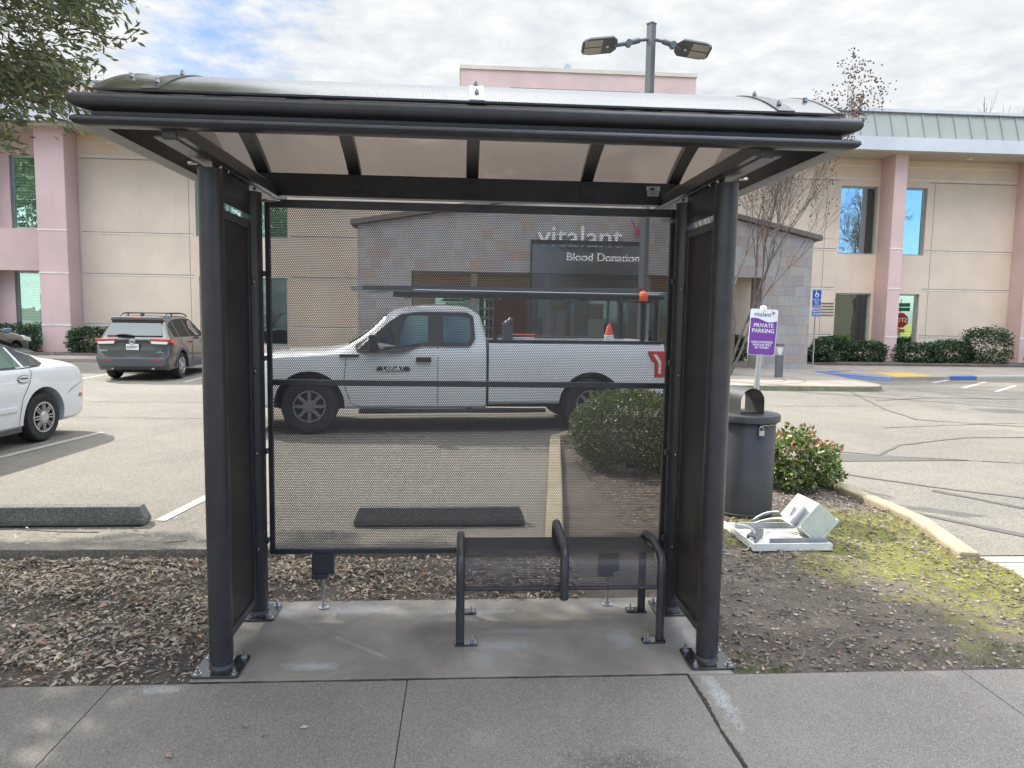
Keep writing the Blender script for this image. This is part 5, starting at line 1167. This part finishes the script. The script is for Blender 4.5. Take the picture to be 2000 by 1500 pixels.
# key: x, w, zb, zs, wr, zr
def ring(p):
    w, zb, zs, wr, zr = p; A = Vector((w-.035, zs)); B = Vector((wr, zr)); q = lambda t: tuple(A.lerp(B, t))
    zm = zb+(zs-zb)*.45
    return [(0, zb), (w*.6, zb), (w-.07, zb+.005), (w-.025, zb+.05), (w-.006, zb+(zs-zb)*.25), (w, zm), (w-.004, zb+(zs-zb)*.75), (w-.014, zs-.05), q(0), q(.3), q(.6), q(.86), (B.x-.05, B.y+.0+.25*max(0, .03)), (B.x*.6, B.y+.022), (0, B.y+.03)]
def side_y(keys, x, z, off=.006):
    w, zb, zs, wr, zr = interp(keys, x)
    if z < zs: return w+off
    t = (z-zs)/max(.01, zr-zs); return (w-.035)+(wr-(w-.035))*t+off
def car_body(name, keys, mat, parent, arches, extra=None):
    xs_ = sorted(set([k[0] for k in keys]+[keys[0][0]+(keys[-1][0]-keys[0][0])*i/56 for i in range(57)]))
    # smooth the profile with a small moving average, keeping the ends
    def sm(x):
        if x-keys[0][0] < .12 or keys[-1][0]-x < .12: return interp(keys, x)
        ps = [interp(keys, x+d) for d in (-.09, -.045, 0, .045, .09)]; return tuple(sum(c)/5 for c in zip(*ps))
    g = MB(); rows = []
    for x in xs_:
        rg = ring(sm(x)); full = rg+[(-a, b) for a, b in rg[::-1][1:-1]]; rows.append([(x, a, b) for a, b in full])
    n_ = len(rows[0]); g.add([p for r_ in rows for p in r_], [(i*n_+k, i*n_+(k+1) % n_, (i+1)*n_+(k+1) % n_, (i+1)*n_+k) for i in range(len(rows)-1) for k in range(n_)]+[tuple(range(n_))[::-1], tuple(range((len(rows)-1)*n_, len(rows)*n_))])
    o = obj(name, g, mat, parent)
    cut = []
    for (ax, az_, r_) in arches:
        c_ = MB(); c_.tube([(ax, -1.3, az_), (ax, 1.3, az_)], r_, 40); q = obj('cut', c_, None); cut.append(q)
        md = o.modifiers.new('b', 'BOOLEAN'); md.operation = 'DIFFERENCE'; md.object = q; md.solver = 'EXACT'
    if extra: 
        for q in extra:
            cut.append(q); md = o.modifiers.new('b', 'BOOLEAN'); md.operation = 'DIFFERENCE'; md.object = q; md.solver = 'EXACT'
    if cut:
        q0 = o.parent; o.parent = None
        dg = bpy.context.evaluated_depsgraph_get(); me = bpy.data.meshes.new_from_object(o.evaluated_get(dg)); o.modifiers.clear(); o.data = me; o.parent = q0
        for q in cut: bpy.data.objects.remove(q)
    me = o.data
    if not me.materials: me.materials.append(mat)
    me.polygons.foreach_set('use_smooth', [True]*len(me.polygons)); me.set_sharp_from_angle(angle=R(34))
    # dark liners inside the arches
    g = MB()
    for (ax, az_, r_) in arches: g.box(ax-r_*.98, ax+r_*.98, -.55, .55, az_-.1, az_+r_*.8)
    obj('wheel_well', g, WELL, o); return o
def wheel(parent, x, y, r_, w_, rim, spokes, style='plain', side=-1):
    g = MB(); s_ = side; yo = y; yi = y-s_*w_
    prof = [(rim*.9, yi), (r_*.93, yi), (r_*.985, yi+s_*w_*.12), (r_, yi+s_*w_*.3), (r_, yo-s_*w_*.3), (r_*.985, yo-s_*w_*.14), (r_*.93, yo-s_*.004), (rim*1.06, yo), (rim, yo-s_*.012), (rim*.96, yo-s_*.05)]
    g.lathe(prof, (x, 0, r_), 'y', 40); t = obj('wheel', g, RUB, parent, smooth=50)
    g = MB(); g.lathe([(rim*1.0, yo-s_*.006), (rim*.97, yo-s_*.002), (rim*.93, yo-s_*.012), (rim*.90, yo-s_*.05), (0.001, yo-s_*.06)], (x, 0, r_), 'y', 40, caps=False)
    rm = obj('rim_backing', g, BLK, t, smooth=50)
    g = MB(); g.lathe([(rim*1.0, yo-s_*.004), (rim*.99, yo+s_*.003), (rim*.90, yo+s_*.002), (rim*.88, yo-s_*.02)], (x, 0, r_), 'y', 40, caps=False)
    g.lathe([(rim*.42, yo-s_*.03), (rim*.38, yo+s_*.006), (rim*.3, yo+s_*.012), (.001, yo+s_*.013)], (x, 0, r_), 'y', 32, caps=False)
    for k in range(spokes):
        a = 2*math.pi*k/spokes; 
        for off in ((-.10, .10) if style == 'twin' else (0,)):
            c0, c1 = a+off*2.2, a+off; hw = rim*((.034 if spokes == 8 else .06) if style == 'twin' else .11)
            A_ = Vector((math.cos(c0)*rim*.36, 0, math.sin(c0)*rim*.36)); B_ = Vector((math.cos(c1)*rim*.93, 0, math.sin(c1)*rim*.93)); d = (B_-A_).normalized(); n_ = Vector((-d.z, 0, d.x))*hw
            q = [A_-n_, A_+n_, B_+n_*.9, B_-n_*.9]; f_ = [Vector((x+p.x, yo+s_*.004, r_+p.z)) for p in q]; b_ = [Vector((x+p.x, yo-s_*.03, r_+p.z)) for p in q]
            g.add(f_+b_, [(0, 1, 2, 3), (0, 4, 5, 1), (1, 5, 6, 2), (2, 6, 7, 3), (3, 7, 4, 0)])
    obj('rim', g, RIMM if style != 'steel' else STW, t, smooth=40); return t
def side_patch(name, keys, poly, mat, parent, side=-1, off=.008, th=.006, sub=1):
    P_ = []
    for (a, b) in zip(poly, poly[1:]+poly[:1]):
        k_ = max(1, int(math.hypot(b[0]-a[0], b[1]-a[1])/.12))
        for i in range(k_): P_.append((a[0]+(b[0]-a[0])*i/k_, a[1]+(b[1]-a[1])*i/k_))
    g = MB(); n_ = len(P_)
    g.add([(x, side*side_y(keys, x, z, off), z) for x, z in P_]+[(x, side*side_y(keys, x, z, off-th-.01), z) for x, z in P_], [tuple(range(n_))]+[(i, (i+1) % n_, n_+(i+1) % n_, n_+i) for i in range(n_)])
    return obj(name, g, mat, parent)
def pline(name, keys, pts, mat, parent, side=-1, r_=.004, off=.002):
    g = MB(); Q_ = []
    for a, b in zip(pts[:-1], pts[1:]):
        for i in range(5): t = i/5; x, z = a[0]+(b[0]-a[0])*t, a[1]+(b[1]-a[1])*t; Q_.append((x, side*side_y(keys, x, z, off), z))
    x, z = pts[-1]; Q_.append((x, side*side_y(keys, x, z, off), z)); g.tube(Q_, r_, 4); return obj(name, g, mat, parent)
SEAMC = paint('door_gap', (.03, .03, .032), .8)

# -- white pickup, nose to the left (local x = 0 at the front axle, +x towards the tail, near side = -y)
tk = thing('pickup_truck', 'white extended cab pickup truck with ladder rack crossing the lot behind the back panel', 'pickup truck', (-2.26, 10.74, 0), R(5.5))
tk.location = (-2.30, 10.66+.98, 0)
# keys are symmetric in y about the truck axis; near flank at y = -.98
K = [(-.98, .70, .42, .80, .62, .86), (-.90, .88, .40, 1.02, .78, 1.07), (-.55, .97, .38, 1.10, .84, 1.16), (.2, 1.0, .36, 1.15, .84, 1.19), (.62, 1.0, .36, 1.17, .84, 1.25), (.95, 1.0, .36, 1.20, .80, 1.46), (1.28, 1.0, .36, 1.22, .76, 1.78), (1.5, 1.0, .36, 1.23, .74, 1.85), (1.9, 1.0, .36, 1.24, .73, 1.89), (2.45, 1.0, .36, 1.25, .74, 1.87), (2.62, 1.0, .36, 1.25, .76, 1.76), (2.70, 1.0, .36, 1.25, .78, 1.55)]
K = [(k[0]-(.13 if k[0] > .5 else 0),)+k[1:] for k in K]; sh_ = lambda P: [(x-.13, z) for x, z in P]
body = car_body('body', K, WPAINT, tk, [(0, .42, .50)])
KB = [(2.61, 1.0, .42, 1.34, .95, 1.36), (5.3, 1.0, .42, 1.34, .95, 1.36), (5.36, .98, .45, 1.33, .93, 1.35)]
hc = MB(); hc.box(2.67, 5.28, -.86, .86, .9, 1.6); hcut = obj('cut', hc, None)
bed = car_body('cargo_bed', KB, WPAINT, tk, [(4.2, .42, .50)], [hcut])
for y, s_ in ((-.97, -1), (.97, 1)):
    for x in (0, 4.2): wheel(tk, x, y, .405, .26, .235, 8, 'steel', s_)
KW = [(.86, 1.20), (.80, 1.22), (.78, 1.30), (1.0, 1.44), (1.26, 1.64), (1.45, 1.76), (1.75, 1.80), (2.42, 1.80), (2.52, 1.74), (2.54, 1.40), (2.46, 1.30), (1.75, 1.30), (1.5, 1.22), (1.35, 1.20)]
KW = sh_(KW); wf = side_patch('side_window', K, KW, BLK, tk, -1, .030)
side_patch('glass', K, sh_([(1.40, 1.28), (1.50, 1.66), (1.56, 1.74), (1.84, 1.74), (1.84, 1.34), (1.62, 1.32)]), CARGL2, wf, -1, .036, .002)
side_patch('glass', K, sh_([(2.06, 1.34), (2.06, 1.74), (2.40, 1.74), (2.46, 1.70), (2.47, 1.42), (2.40, 1.34)]), CARGL2, wf, -1, .036, .002)
side_patch('glass', K, sh_([(.92, 1.28), (1.30, 1.58), (1.36, 1.30), (1.2, 1.24)]), CARGL, wf, -1, .036, .002)
side_patch('side_window', K, KW, CARGL, tk, 1, .010)
g = MB(); g.add([(.68, -.74, 1.29), (.68, .74, 1.29), (1.27, .66, 1.78), (1.27, -.66, 1.78)], [(0, 1, 2, 3)]); g.v = [(x-.16, y, z+.03) for x, y, z in g.v]; obj('windshield', g, CARGL, tk)
g = MB(); g.box(.85, .97, -1.22, -1.02, 1.22, 1.46); g.box(.90, .95, -1.04, -.95, 1.24, 1.32); mi = obj('side_mirror', g, BLK, tk, bevel=.03)
g = MB(); g.box(.90, .98, 1.02, 1.2, 1.3, 1.5); obj('side_mirror', g, BLK, tk, bevel=.02)
g = MB(); g.box(.995, .998, 0, 0, 0, 0) if 0 else None
side_patch('door_handle', K, sh_([(1.66, 1.06), (1.66, 1.13), (1.88, 1.13), (1.88, 1.06)]), BLK, tk, -1, .03, .02)
side_patch('fender_vent', K, [(.42, 1.13), (.44, 1.165), (.72, 1.165), (.70, 1.13)], BLK, tk, -1, .012)
bg_ = side_patch('badge', K, sh_([(1.08, .935), (1.10, .99), (1.56, .99), (1.58, .935)]), BLK, tk, -1, .014)
text('lettering', 'LARIAT', .085, SWH, bg_, TM(1.20, -1.020, .963), .002, sx=1.15, bold=.001)
for pts in ([(.66, 1.16), (.62, .75), (.72, .45), (.85, .40)], [(1.98, 1.28), (1.98, .40)], [(2.71, 1.30), (2.71, .42)]): pline('panel_gap', K, sh_(pts), SEAMC, tk)
g = MB(); g.box(.7, 3.5, -.98, -.86, .30, .355); g.box(2.3, 2.36, -.95, -.6, .3, .42); obj('running_board', g, BLK, tk, bevel=.015)
g = MB(); g.box(-.7, 5.3, -.55, .55, .34, .5); obj('chassis', g, WELL, tk)
g = MB(); g.box(2.60, 5.34, -.985, -.90, 1.365, 1.40); g.box(2.60, 5.34, .90, .985, 1.365, 1.40); obj('bed_rail', g, BLK, tk, bevel=.01)
tl = MB(); tl.box(5.05, 5.375, -1.012, -.90, .84, 1.28); 
g = MB(); g.prism([(5.08, 1.25), (5.375, 1.25), (5.375, .84), (5.20, .84), (5.20, 1.06), (5.13, 1.12)], -1.014, -.90); t1 = obj('tail_light', g, LRED, tk, bevel=.012)
g = MB(); g.prism([(5.16, 1.20), (5.22, 1.20), (5.30, 1.08), (5.30, .9), (5.26, .9), (5.26, 1.06)], -1.017, -1.0145); obj('clear_lens', g, LCLR, t1)
g = MB(); g.box(5.38, 5.56, -.95, .95, .48, .68); obj('rear_bumper', g, GALV, tk, bevel=.03)
g = MB(); g.box(-1.06, -.9, -.85, .85, .42, .70); obj('front_bumper', g, GALV, tk, bevel=.04)
g = MB(); g.box(-.985, -.90, -.6, .6, .72, .95); obj('grille', g, BLK, tk, bevel=.02)
for y in (-.74, .74): g = MB(); g.box(-.96, -.78, y-.14, y+.14, .82, 1.0); obj('headlight', g, LCLR, tk, bevel=.03)
# rack: posts, rails and clutter
g = MB()
for y in (-.90, .90):
    for x in (2.68, 5.2): g.box(x, x+.06, y-.03, y+.03, 1.40, 2.04)
    g.box(1.2, 5.35, y-.025, y+.025, 2.04, 2.09)
for x in (1.4, 2.80, 4.0, 5.2): g.box(x, x+.05, -.9, .9, 2.0, 2.04)
g.box(2.78, 2.80, -.9, .9, 1.4, 2.0) if 0 else None
for z in (1.55, 1.7, 1.85): g.box(2.68, 2.71, -.87, .87, z, z+.03)
for y in (-.5, 0, .5): g.box(2.68, 2.71, y-.015, y+.015, 1.4, 2.0)
obj('ladder_rack', g, BLK, tk)
g = MB()
for (y, z, x0) in ((-.75, 1.47, 2.85), (-.72, 1.60, 2.86)): g.tube([(x0, y, z), (x0+.14, y, z+.1)], .05, 8)
g.box(2.86, 3.0, -.8, -.6, 1.36, 1.62); obj('tool_holder', g, LP, tk)
g = MB(); g.box(4.98, 5.04, -.95, -.89, 1.40, 1.98); bc = obj('beacon_post', g, BLK, tk); g = MB(); g.box(4.90, 5.12, -1.0, -.84, 1.98, 2.02); obj('beacon_base', g, BLK, bc)
g = MB(); g.lathe([(.07, 2.02), (.07, 2.08), (.055, 2.15), (.001, 2.18)], (5.01, -.92, 0), 'z', 20); obj('beacon_lens', g, paint('orange_lens', (.85, .13, .02), .3), bc, smooth=60)
def ladder(name, lab, y, z, x0, x1, mat, w_=.36, tilt=0):
    t = thing(name, lab, 'ladder', tuple(tk.matrix_basis @ Vector((x0, y, z))), tk.rotation_euler.z); g = MB(); L_ = x1-x0
    for s_ in (-1, 1): g.box(0, L_, s_*w_/2-.015, s_*w_/2+.015, -.028, .028)
    obj('rail', g, mat, t); g = MB(); x = .15
    while x < L_: g.tube([(x, -w_/2, 0), (x, w_/2, 0)], .014, 6); x += .3
    obj('rung', g, mat, t); t.rotation_euler.y = tilt; return t
bpy.context.view_layer.update()
ladder('ladder', 'dark grey ladder on top of the truck rack, nearest the camera', -.62, 2.14, .75, 5.1, LP, tilt=R(-.6)); ladder('ladder', 'second ladder on the truck rack reaching furthest over the hood', .1, 2.145, .55, 4.6, paint('aluminium_rail', (.34, .36, .37), .4, .5), .42)
for (y, z, x0, x1, r_) in ((-.30, 2.115, .95, 5.5, .022), (-.85, 2.112, 1.5, 5.3, .018), (.45, 2.112, .8, 4.9, .02), (-.22, 2.16, 1.2, 5.6, .014)):
    t = thing('metal_pipe', 'long thin metal pipe carried lengthwise on the truck rack', 'pipe', tuple(tk.matrix_basis @ Vector((x0, y, z))), tk.rotation_euler.z, 'pipes carried on the truck rack')
    g = MB(); g.tube([(0, 0, 0), (x1-x0, 0, 0)], r_, 10); obj('pipe', g, CHN, t, smooth=50)
def cone(lab, x, y, z):
    t = thing('traffic_cone', lab, 'traffic cone', tuple(tk.matrix_basis @ Vector((x, y, z)))); OR = bpy.data.materials.get('orange_cone') or paint('orange_cone', (.75, .09, .03), .5)
    g = MB(); g.box(-.15, .15, -.15, .15, 0, .03); g.lathe([(.11, .03), (.09, .14)], (0, 0, 0), 'z', 20); g.lathe([(.07, .26), (.02, .44), (.001, .45)], (0, 0, 0), 'z', 20); obj('cone_body', g, OR, t, smooth=50)
    g = MB(); g.lathe([(.09, .14), (.07, .26)], (0, 0, 0), 'z', 20); obj('reflective_band', g, SWH, t, smooth=50)
cone('orange traffic cone standing in the bed of the white pickup', 4.62, -.45, 1.22)
g = MB(); g.box(-.22, .22, -.15, .15, 0, .26); cl = thing('cooler_box', 'white and red box in the front of the pickup bed', 'box', tuple(tk.matrix_basis @ Vector((3.15, -.5, 1.18))), tk.rotation_euler.z); obj('box_body', g, SWH, cl, bevel=.02)
g = MB(); g.box(-.23, .23, -.16, .16, .262, .30); obj('box_lid', g, LRED, cl, bevel=.01)
g = MB(); g.box(2.8, 5.28, -.86, .86, .85, .9); obj('bed_floor', g, BLK, tk)

# -- grey SUV, rear towards the camera (local x = 0 at the rear bumper, +x forward)
sv = thing('parked_suv', 'dark grey hybrid SUV parked nose in to the building behind the left post', 'car', (-8.02, 18.35, 0), R(92)); sv.scale = (.95, .95, .95)
KS = [(0.0, .74, .36, .62, .72, .66), (.05, .86, .30, .74, .80, .80), (.10, .90, .27, .98, .78, 1.04), (.16, .915, .26, 1.05, .76, 1.10), (.25, .925, .26, 1.07, .73, 1.26), (.42, .93, .26, 1.08, .66, 1.52), (.52, .93, .26, 1.08, .63, 1.605), (.9, .93, .26, 1.08, .61, 1.655), (1.8, .93, .25, 1.06, .60, 1.665), (2.5, .93, .25, 1.04, .60, 1.61), (2.9, .93, .25, 1.03, .62, 1.42), (3.4, .93, .25, 1.02, .72, 1.12), (4.2, .91, .25, .95, .74, 1.02), (4.5, .86, .28, .80, .7, .88), (4.6, .75, .32, .62, .6, .68)]
sb_ = car_body('body', KS, GPAINT, sv, [(.93, .35, .43), (3.62, .35, .43)])
for x in (.93, 3.62):
    for y, s_ in ((-.92, -1), (.92, 1)): wheel(sv, x, y, .355, .23, .22, 5, 'twin', s_)
g = MB()
for (x0, x1) in ((.0, 0),):
    for xx, hw, z0, z1 in ((-.045, .74, .33, .62),): g.prism([(-.80, .36), (-.86, .52), (-.90, .66), (-.78, .60), (.78, .60), (.90, .66), (.86, .52), (.80, .36)], -.03, .12, 'x')
bm_ = obj('bumper', g, CLAD, sv, bevel=.03)
g = MB(); g.prism([(-.72, .645), (.72, .645), (.70, .72), (-.70, .72)], .02, .07, 'x'); obj('bumper_step', g, CLAD, sv, bevel=.01)
for s_ in (-1, 1):
    g = MB(); 
    A = [(.93+.49*math.cos(R(a)), .35+.49*math.sin(R(a))) for a in range(-8, 189, 12)]; B = [(.93+.425*math.cos(R(a)), .35+.425*math.sin(R(a))) for a in range(-8, 189, 12)][::-1]
    g.prism(A+B, s_*.93, s_*.945); A2 = [(x+2.69, z) for x, z in A+B]; g.prism(A2, s_*.93, s_*.945)
    g.box(1.42, 3.2, min(s_*.90, s_*.945), max(s_*.90, s_*.945), .26, .42); obj('arch_cladding', g, CLAD, sv)
# tail lights wrap the corners; ridge trim between them
for s_ in (-1, 1):
    g = MB(); g.prism([(s_*.42, 1.03), (s_*.88, 1.01), (s_*.90, 1.075), (s_*.40, 1.085)], .045, .16, 'x'); 
    g.prism([(.08, 1.075), (.45, 1.06), (.50, 1.02), (.42, .97), (.36, .90), (.30, .90), (.26, .97), (.10, .98)], s_*.86, s_*.938); tl_ = obj('tail_light', g, LRED, sv, bevel=.008)
    g = MB(); g.prism([(s_*.46, .955), (s_*.84, .945), (s_*.87, 1.012), (s_*.44, 1.028)], .05, .15, 'x'); obj('reverse_lens', g, LCLR, tl_, bevel=.005)
g = MB(); g.prism([(-.43, 1.05), (-.36, 1.07), (.36, 1.07), (.43, 1.05), (.50, .955), (.47, .945), (.37, 1.035), (-.37, 1.035), (-.47, .945), (-.50, .955)], .058, .10, 'x'); obj('tailgate_ridge', g, GPAINT, sv, bevel=.005)
g = MB(); g.add([(.185, -.70, 1.13), (.185, .70, 1.13), (.43, .60, 1.50), (.43, -.60, 1.50)], [(0, 1, 2, 3)]); g.v = [(x-.045, y, z+.035) for x, y, z in g.v]
rg_ = obj('rear_window', g, CARGL, sv)
g = MB(); g.prism([(-.66, 1.545), (.66, 1.545), (.62, 1.65), (-.62, 1.65)], .34, .62, 'x'); sp_ = obj('spoiler', g, GPAINT, sv, bevel=.03)
g = MB(); g.prism([(-.62, 1.50), (.62, 1.50), (.60, 1.543), (-.60, 1.543)], .345, .42, 'x'); obj('spoiler_shadow', g, BLK, sp_)
g = MB(); g.box(.33, .338, -.12, .12, 1.60, 1.615); obj('brake_light', g, LRED, sp_)
g = MB(); g.tube([(.13, -.0, 1.155), (.12, .2, 1.19), (.13, .42, 1.18)], [.022, .02, .012], 8); obj('rear_wiper', g, BLK, sv)
pl_ = MB(); pl_.box(.024, .034, -.155, .155, .80, .95); lp2 = obj('licence_plate', pl_, SWH, sv, bevel=.003)
g = MB(); g.box(.0345, .06, -.18, .18, .785, .965); obj('plate_frame', g, BLK, lp2)
NAVY = paint('plate_ink', (.02, .03, .14), .5)
text('lettering', '8ZIB957', .092, NAVY, lp2, TM(.0225, 0, .868, -90), .001, sx=.82, bold=.001)
text('lettering', 'California', .032, LRED, lp2, TM(.0225, 0, .93, -90), .001)
g = MB()
for (a, b, r_) in ((.075, .05, .009), (.03, .045, .007), (.068, .018, .007)):
    pts = [(.022, a*math.cos(R(t)), 1.012+b*math.sin(R(t))+(.028 if b < .02 else 0)) for t in range(0, 361, 20)]; g.tube(pts, r_*.7, 6)
obj('emblem', g, RIMM, sv, smooth=60)
text('lettering', 'RAV4', .07, RIMM, sv, TM(.018, .70, .78, -90), .003, bold=.001); text('lettering', 'LE\nHYBRID', .05, RIMM, sv, TM(.018, -.68, .76, -90), .003)
for y in (.5, -.5): g = MB(); g.tube([(-.02, y, .33), (.16, y, .33)], .042, 16, caps=False); g.tube([(.02, y, .33), (.16, y, .33)], .036, 12); obj('exhaust_tip', g, STEEL, sv, smooth=50)
for y in (.62, -.62): g = MB(); g.box(-.034, -.028, y-.12, y+.12, .53, .55); obj('reflector', g, LRED, sv)
g = MB(); g.box(.3, 4.0, -.5, .5, .2, .4); obj('underbody', g, WELL, sv)
for s_ in (-1, 1):
    g = MB(); g.tube([(.72, s_*.56, 1.655), (.85, s_*.56, 1.72), (1.1, s_*.56, 1.735), (2.0, s_*.56, 1.735), (2.3, s_*.56, 1.70), (2.42, s_*.56, 1.65)], .018, 8); g.tube([(1.25, s_*.56, 1.66), (1.25, s_*.56, 1.73)], .02, 6); obj('roof_rail', g, BLK, sv, smooth=60)
g = MB(); g.tube([(1.1, -.56, 1.745), (1.1, .56, 1.745)], .018, 8); g.tube([(1.9, -.56, 1.745), (1.9, .56, 1.745)], .018, 8); obj('roof_bar', g, BLK, sv)
g = MB(); g.prism([(.62, 1.655), (.80, 1.66), (.70, 1.72), (.66, 1.72)], -.02, .02); obj('antenna_fin', g, BLK, sv)
for s_ in (-1, 1):
    side_patch('side_window', KS, [(.52, 1.13), (.50, 1.42), (.62, 1.50), (.86, 1.55), (.86, 1.12)], CARGL, sv, s_, .006); side_patch('side_window', KS, [(.94, 1.12), (.94, 1.57), (1.72, 1.60), (1.72, 1.10)], CARGL, sv, s_, .006)
    side_patch('side_window', KS, [(1.80, 1.10), (1.80, 1.60), (2.4, 1.57), (2.75, 1.42), (3.0, 1.20), (2.95, 1.08)], CARGL, sv, s_, .006)
    g = MB(); g.box(2.62, 2.80, min(s_*.95, s_*1.12), max(s_*.95, s_*1.12), 1.08, 1.22); obj('side_mirror', g, GPAINT, sv, bevel=.03)
    for pts in ([(.92, 1.08), (.90, .95), (1.32, .80), (1.40, .45)], [(1.76, 1.08), (1.80, .35)], [(2.9, 1.05), (3.0, .35)]): pline('door_gap', KS, pts, SEAMC, sv, s_)
    for x in (1.5, 2.55): side_patch('door_handle', KS, [(x, .95), (x, .98), (x+.2, .985), (x+.2, .955)], BLK, sv, s_, .03, .02)
pline('tailgate_gap', KS, [(.16, 1.0), (.12, .7)], SEAMC, sv, -1)

# -- white sedan at the left, nose towards the camera (local x = 0 at the rear bumper, +x forward)
sd = thing('parked_sedan', 'white older sedan with silver hubcaps cut off by the left edge', 'car', (-6.31, 11.22, 0), R(-97))
KD = [(0.0, .60, .36, .60, .55, .64), (.06, .76, .28, .80, .70, .85), (.16, .86, .24, .90, .74, .96), (.40, .91, .22, .96, .74, 1.02), (.85, .925, .22, .98, .70, 1.10), (1.20, .93, .22, .98, .64, 1.24), (1.6, .93, .22, .97, .60, 1.36), (2.1, .93, .22, .96, .58, 1.40), (2.7, .93, .22, .95, .60, 1.37), (3.3, .93, .22, .93, .68, 1.10), (3.7, .92, .22, .88, .74, .96), (4.6, .88, .24, .74, .72, .80), (4.9, .78, .28, .58, .62, .62), (5.0, .6, .32, .5, .5, .52)]
car_body('body', KD, WPAINT, sd, [(1.08, .33, .40), (3.82, .33, .40)])
for x in (1.08, 3.82):
    for y, s_ in ((-.90, -1), (.90, 1)): wheel(sd, x, y, .325, .21, .205, 8, 'twin', s_)
E2 = 1
for s_ in (1, -1):
    wq = side_patch('side_window', KD, [(.98, 1.035), (1.06, 1.16), (1.28, 1.25), (1.6, 1.33), (2.0, 1.36), (2.1, 1.36), (2.1, 1.0), (1.4, .99), (1.1, 1.0)], BLK, sd, s_, .004)
    side_patch('glass', KD, [(1.03, 1.055), (1.10, 1.15), (1.30, 1.225), (1.40, 1.26), (1.36, 1.02), (1.12, 1.02)], CARGL, wq, s_, .009, .002); side_patch('glass', KD, [(1.42, 1.02), (1.46, 1.27), (1.62, 1.305), (2.04, 1.335), (2.04, 1.02)], CARGL2, wq, s_, .009, .002)
    side_patch('side_window', KD, [(2.16, 1.0), (2.16, 1.36), (2.6, 1.34), (3.0, 1.18), (3.2, 1.0)], CARGL, sd, s_, .006)
    hd = side_patch('door_handle', KD, [(1.46+.10*math.cos(R(a)), .865+.045*math.sin(R(a))) for a in range(0, 360, 24)], WPAINT, sd, s_, .008); pline('handle_outline', KD, [(1.46+.105*math.cos(R(a)), .865+.05*math.sin(R(a))) for a in range(0, 361, 24)], SEAMC, sd, s_, .0035, .0)
    side_patch('handle_grip', KD, [(1.40, .865), (1.40, .88), (1.54, .882), (1.54, .868)], SEAMC, sd, s_, .014)
    pline('door_gap', KD, [(1.30, .98), (1.36, .80), (1.50, .60), (1.58, .28)], SEAMC, sd, s_, .003); pline('bumper_gap', KD, [(.10, .74), (.34, .71), (.50, .66), (.60, .60)], SEAMC, sd, s_, .003)
    side_patch('marker_light', KD, [(.30+.055*math.cos(R(a)), .545+.028*math.sin(R(a))) for a in range(0, 360, 30)], LRED, sd, s_, .01)
    side_patch('body_moulding', KD, [(1.60, .47), (1.60, .52), (3.3, .52), (3.3, .47)], WPAINT, sd, s_, .018, .012)
    g = MB(); g.box(1.5, 3.4, min(s_*.86, s_*.90), max(s_*.86, s_*.90), .19, .23); obj('rocker_trim', g, CLAD, sd)
g = MB(); g.tube([(.46, .60, 1.02), (.40, .60, 1.72)], [.003, .0015], 5); g.box(.42, .50, .59, .61, 1.02, 1.035); obj('antenna', g, GALV, sd)
g = MB(); g.prism([(-.74, .78), (-.45, .80), (-.45, .90), (-.72, .89)], -.0+.03, .12, 'x'); g.prism([(.74, .78), (.45, .80), (.45, .90), (.72, .89)], .03, .12, 'x'); obj('tail_light', g, LRED, sd, bevel=.01)
g = MB(); g.add([(.82, -.62, 1.12), (.82, .62, 1.12), (1.5, .52, 1.36), (1.5, -.52, 1.36)], [(0, 1, 2, 3)]); g.v = [(x-.03, y, z+.045) for x, y, z in g.v]; obj('rear_window', g, CARGL, sd)
g = MB(); g.box(.4, 4.6, -.5, .5, .2, .4); obj('underbody', g, WELL, sd)
# -- brown grey car at the far left, only its nose in view
fc = thing('parked_car', 'brown grey car at the far left edge, only its hood and front wheel showing', 'car', (-14.05, 18.95, 0), R(91))
KF = [(0.0, .60, .36, .60, .55, .64), (.1, .80, .26, .85, .72, .92), (.9, .90, .22, 1.0, .68, 1.14), (1.5, .92, .22, 1.0, .60, 1.48), (2.6, .92, .22, 1.0, .58, 1.50), (3.3, .92, .22, .98, .70, 1.10), (3.8, .91, .22, .92, .74, 1.0), (4.4, .86, .25, .82, .70, .86), (4.6, .72, .30, .60, .6, .66)]
car_body('body', KF, BPAINT, fc, [(.9, .35, .42), (3.65, .35, .42)])
for x in (.9, 3.65):
    for y, s_ in ((-.90, -1), (.90, 1)): wheel(fc, x, y, .335, .21, .21, 5, 'twin', s_)
for s_ in (-1, 1):
    side_patch('side_window', KF, [(1.5, 1.04), (1.5, 1.42), (2.5, 1.45), (3.1, 1.16), (3.15, 1.02)], CARGL, fc, s_, .006)
    g = MB(); g.box(2.95, 3.12, min(s_*.93, s_*1.12), max(s_*.93, s_*1.12), 1.0, 1.14); obj('side_mirror', g, paint('mirror_blue_reflection', (.10, .18, .22), .2), fc, bevel=.03)  # blue reflection painted into the mirror's own colour
    g = MB(); g.prism([(4.1, .76), (4.52, .70), (4.45, .82), (4.12, .90)], min(s_*.78, s_*.89), max(s_*.78, s_*.89)); obj('headlight', g, LCLR, fc, bevel=.02)
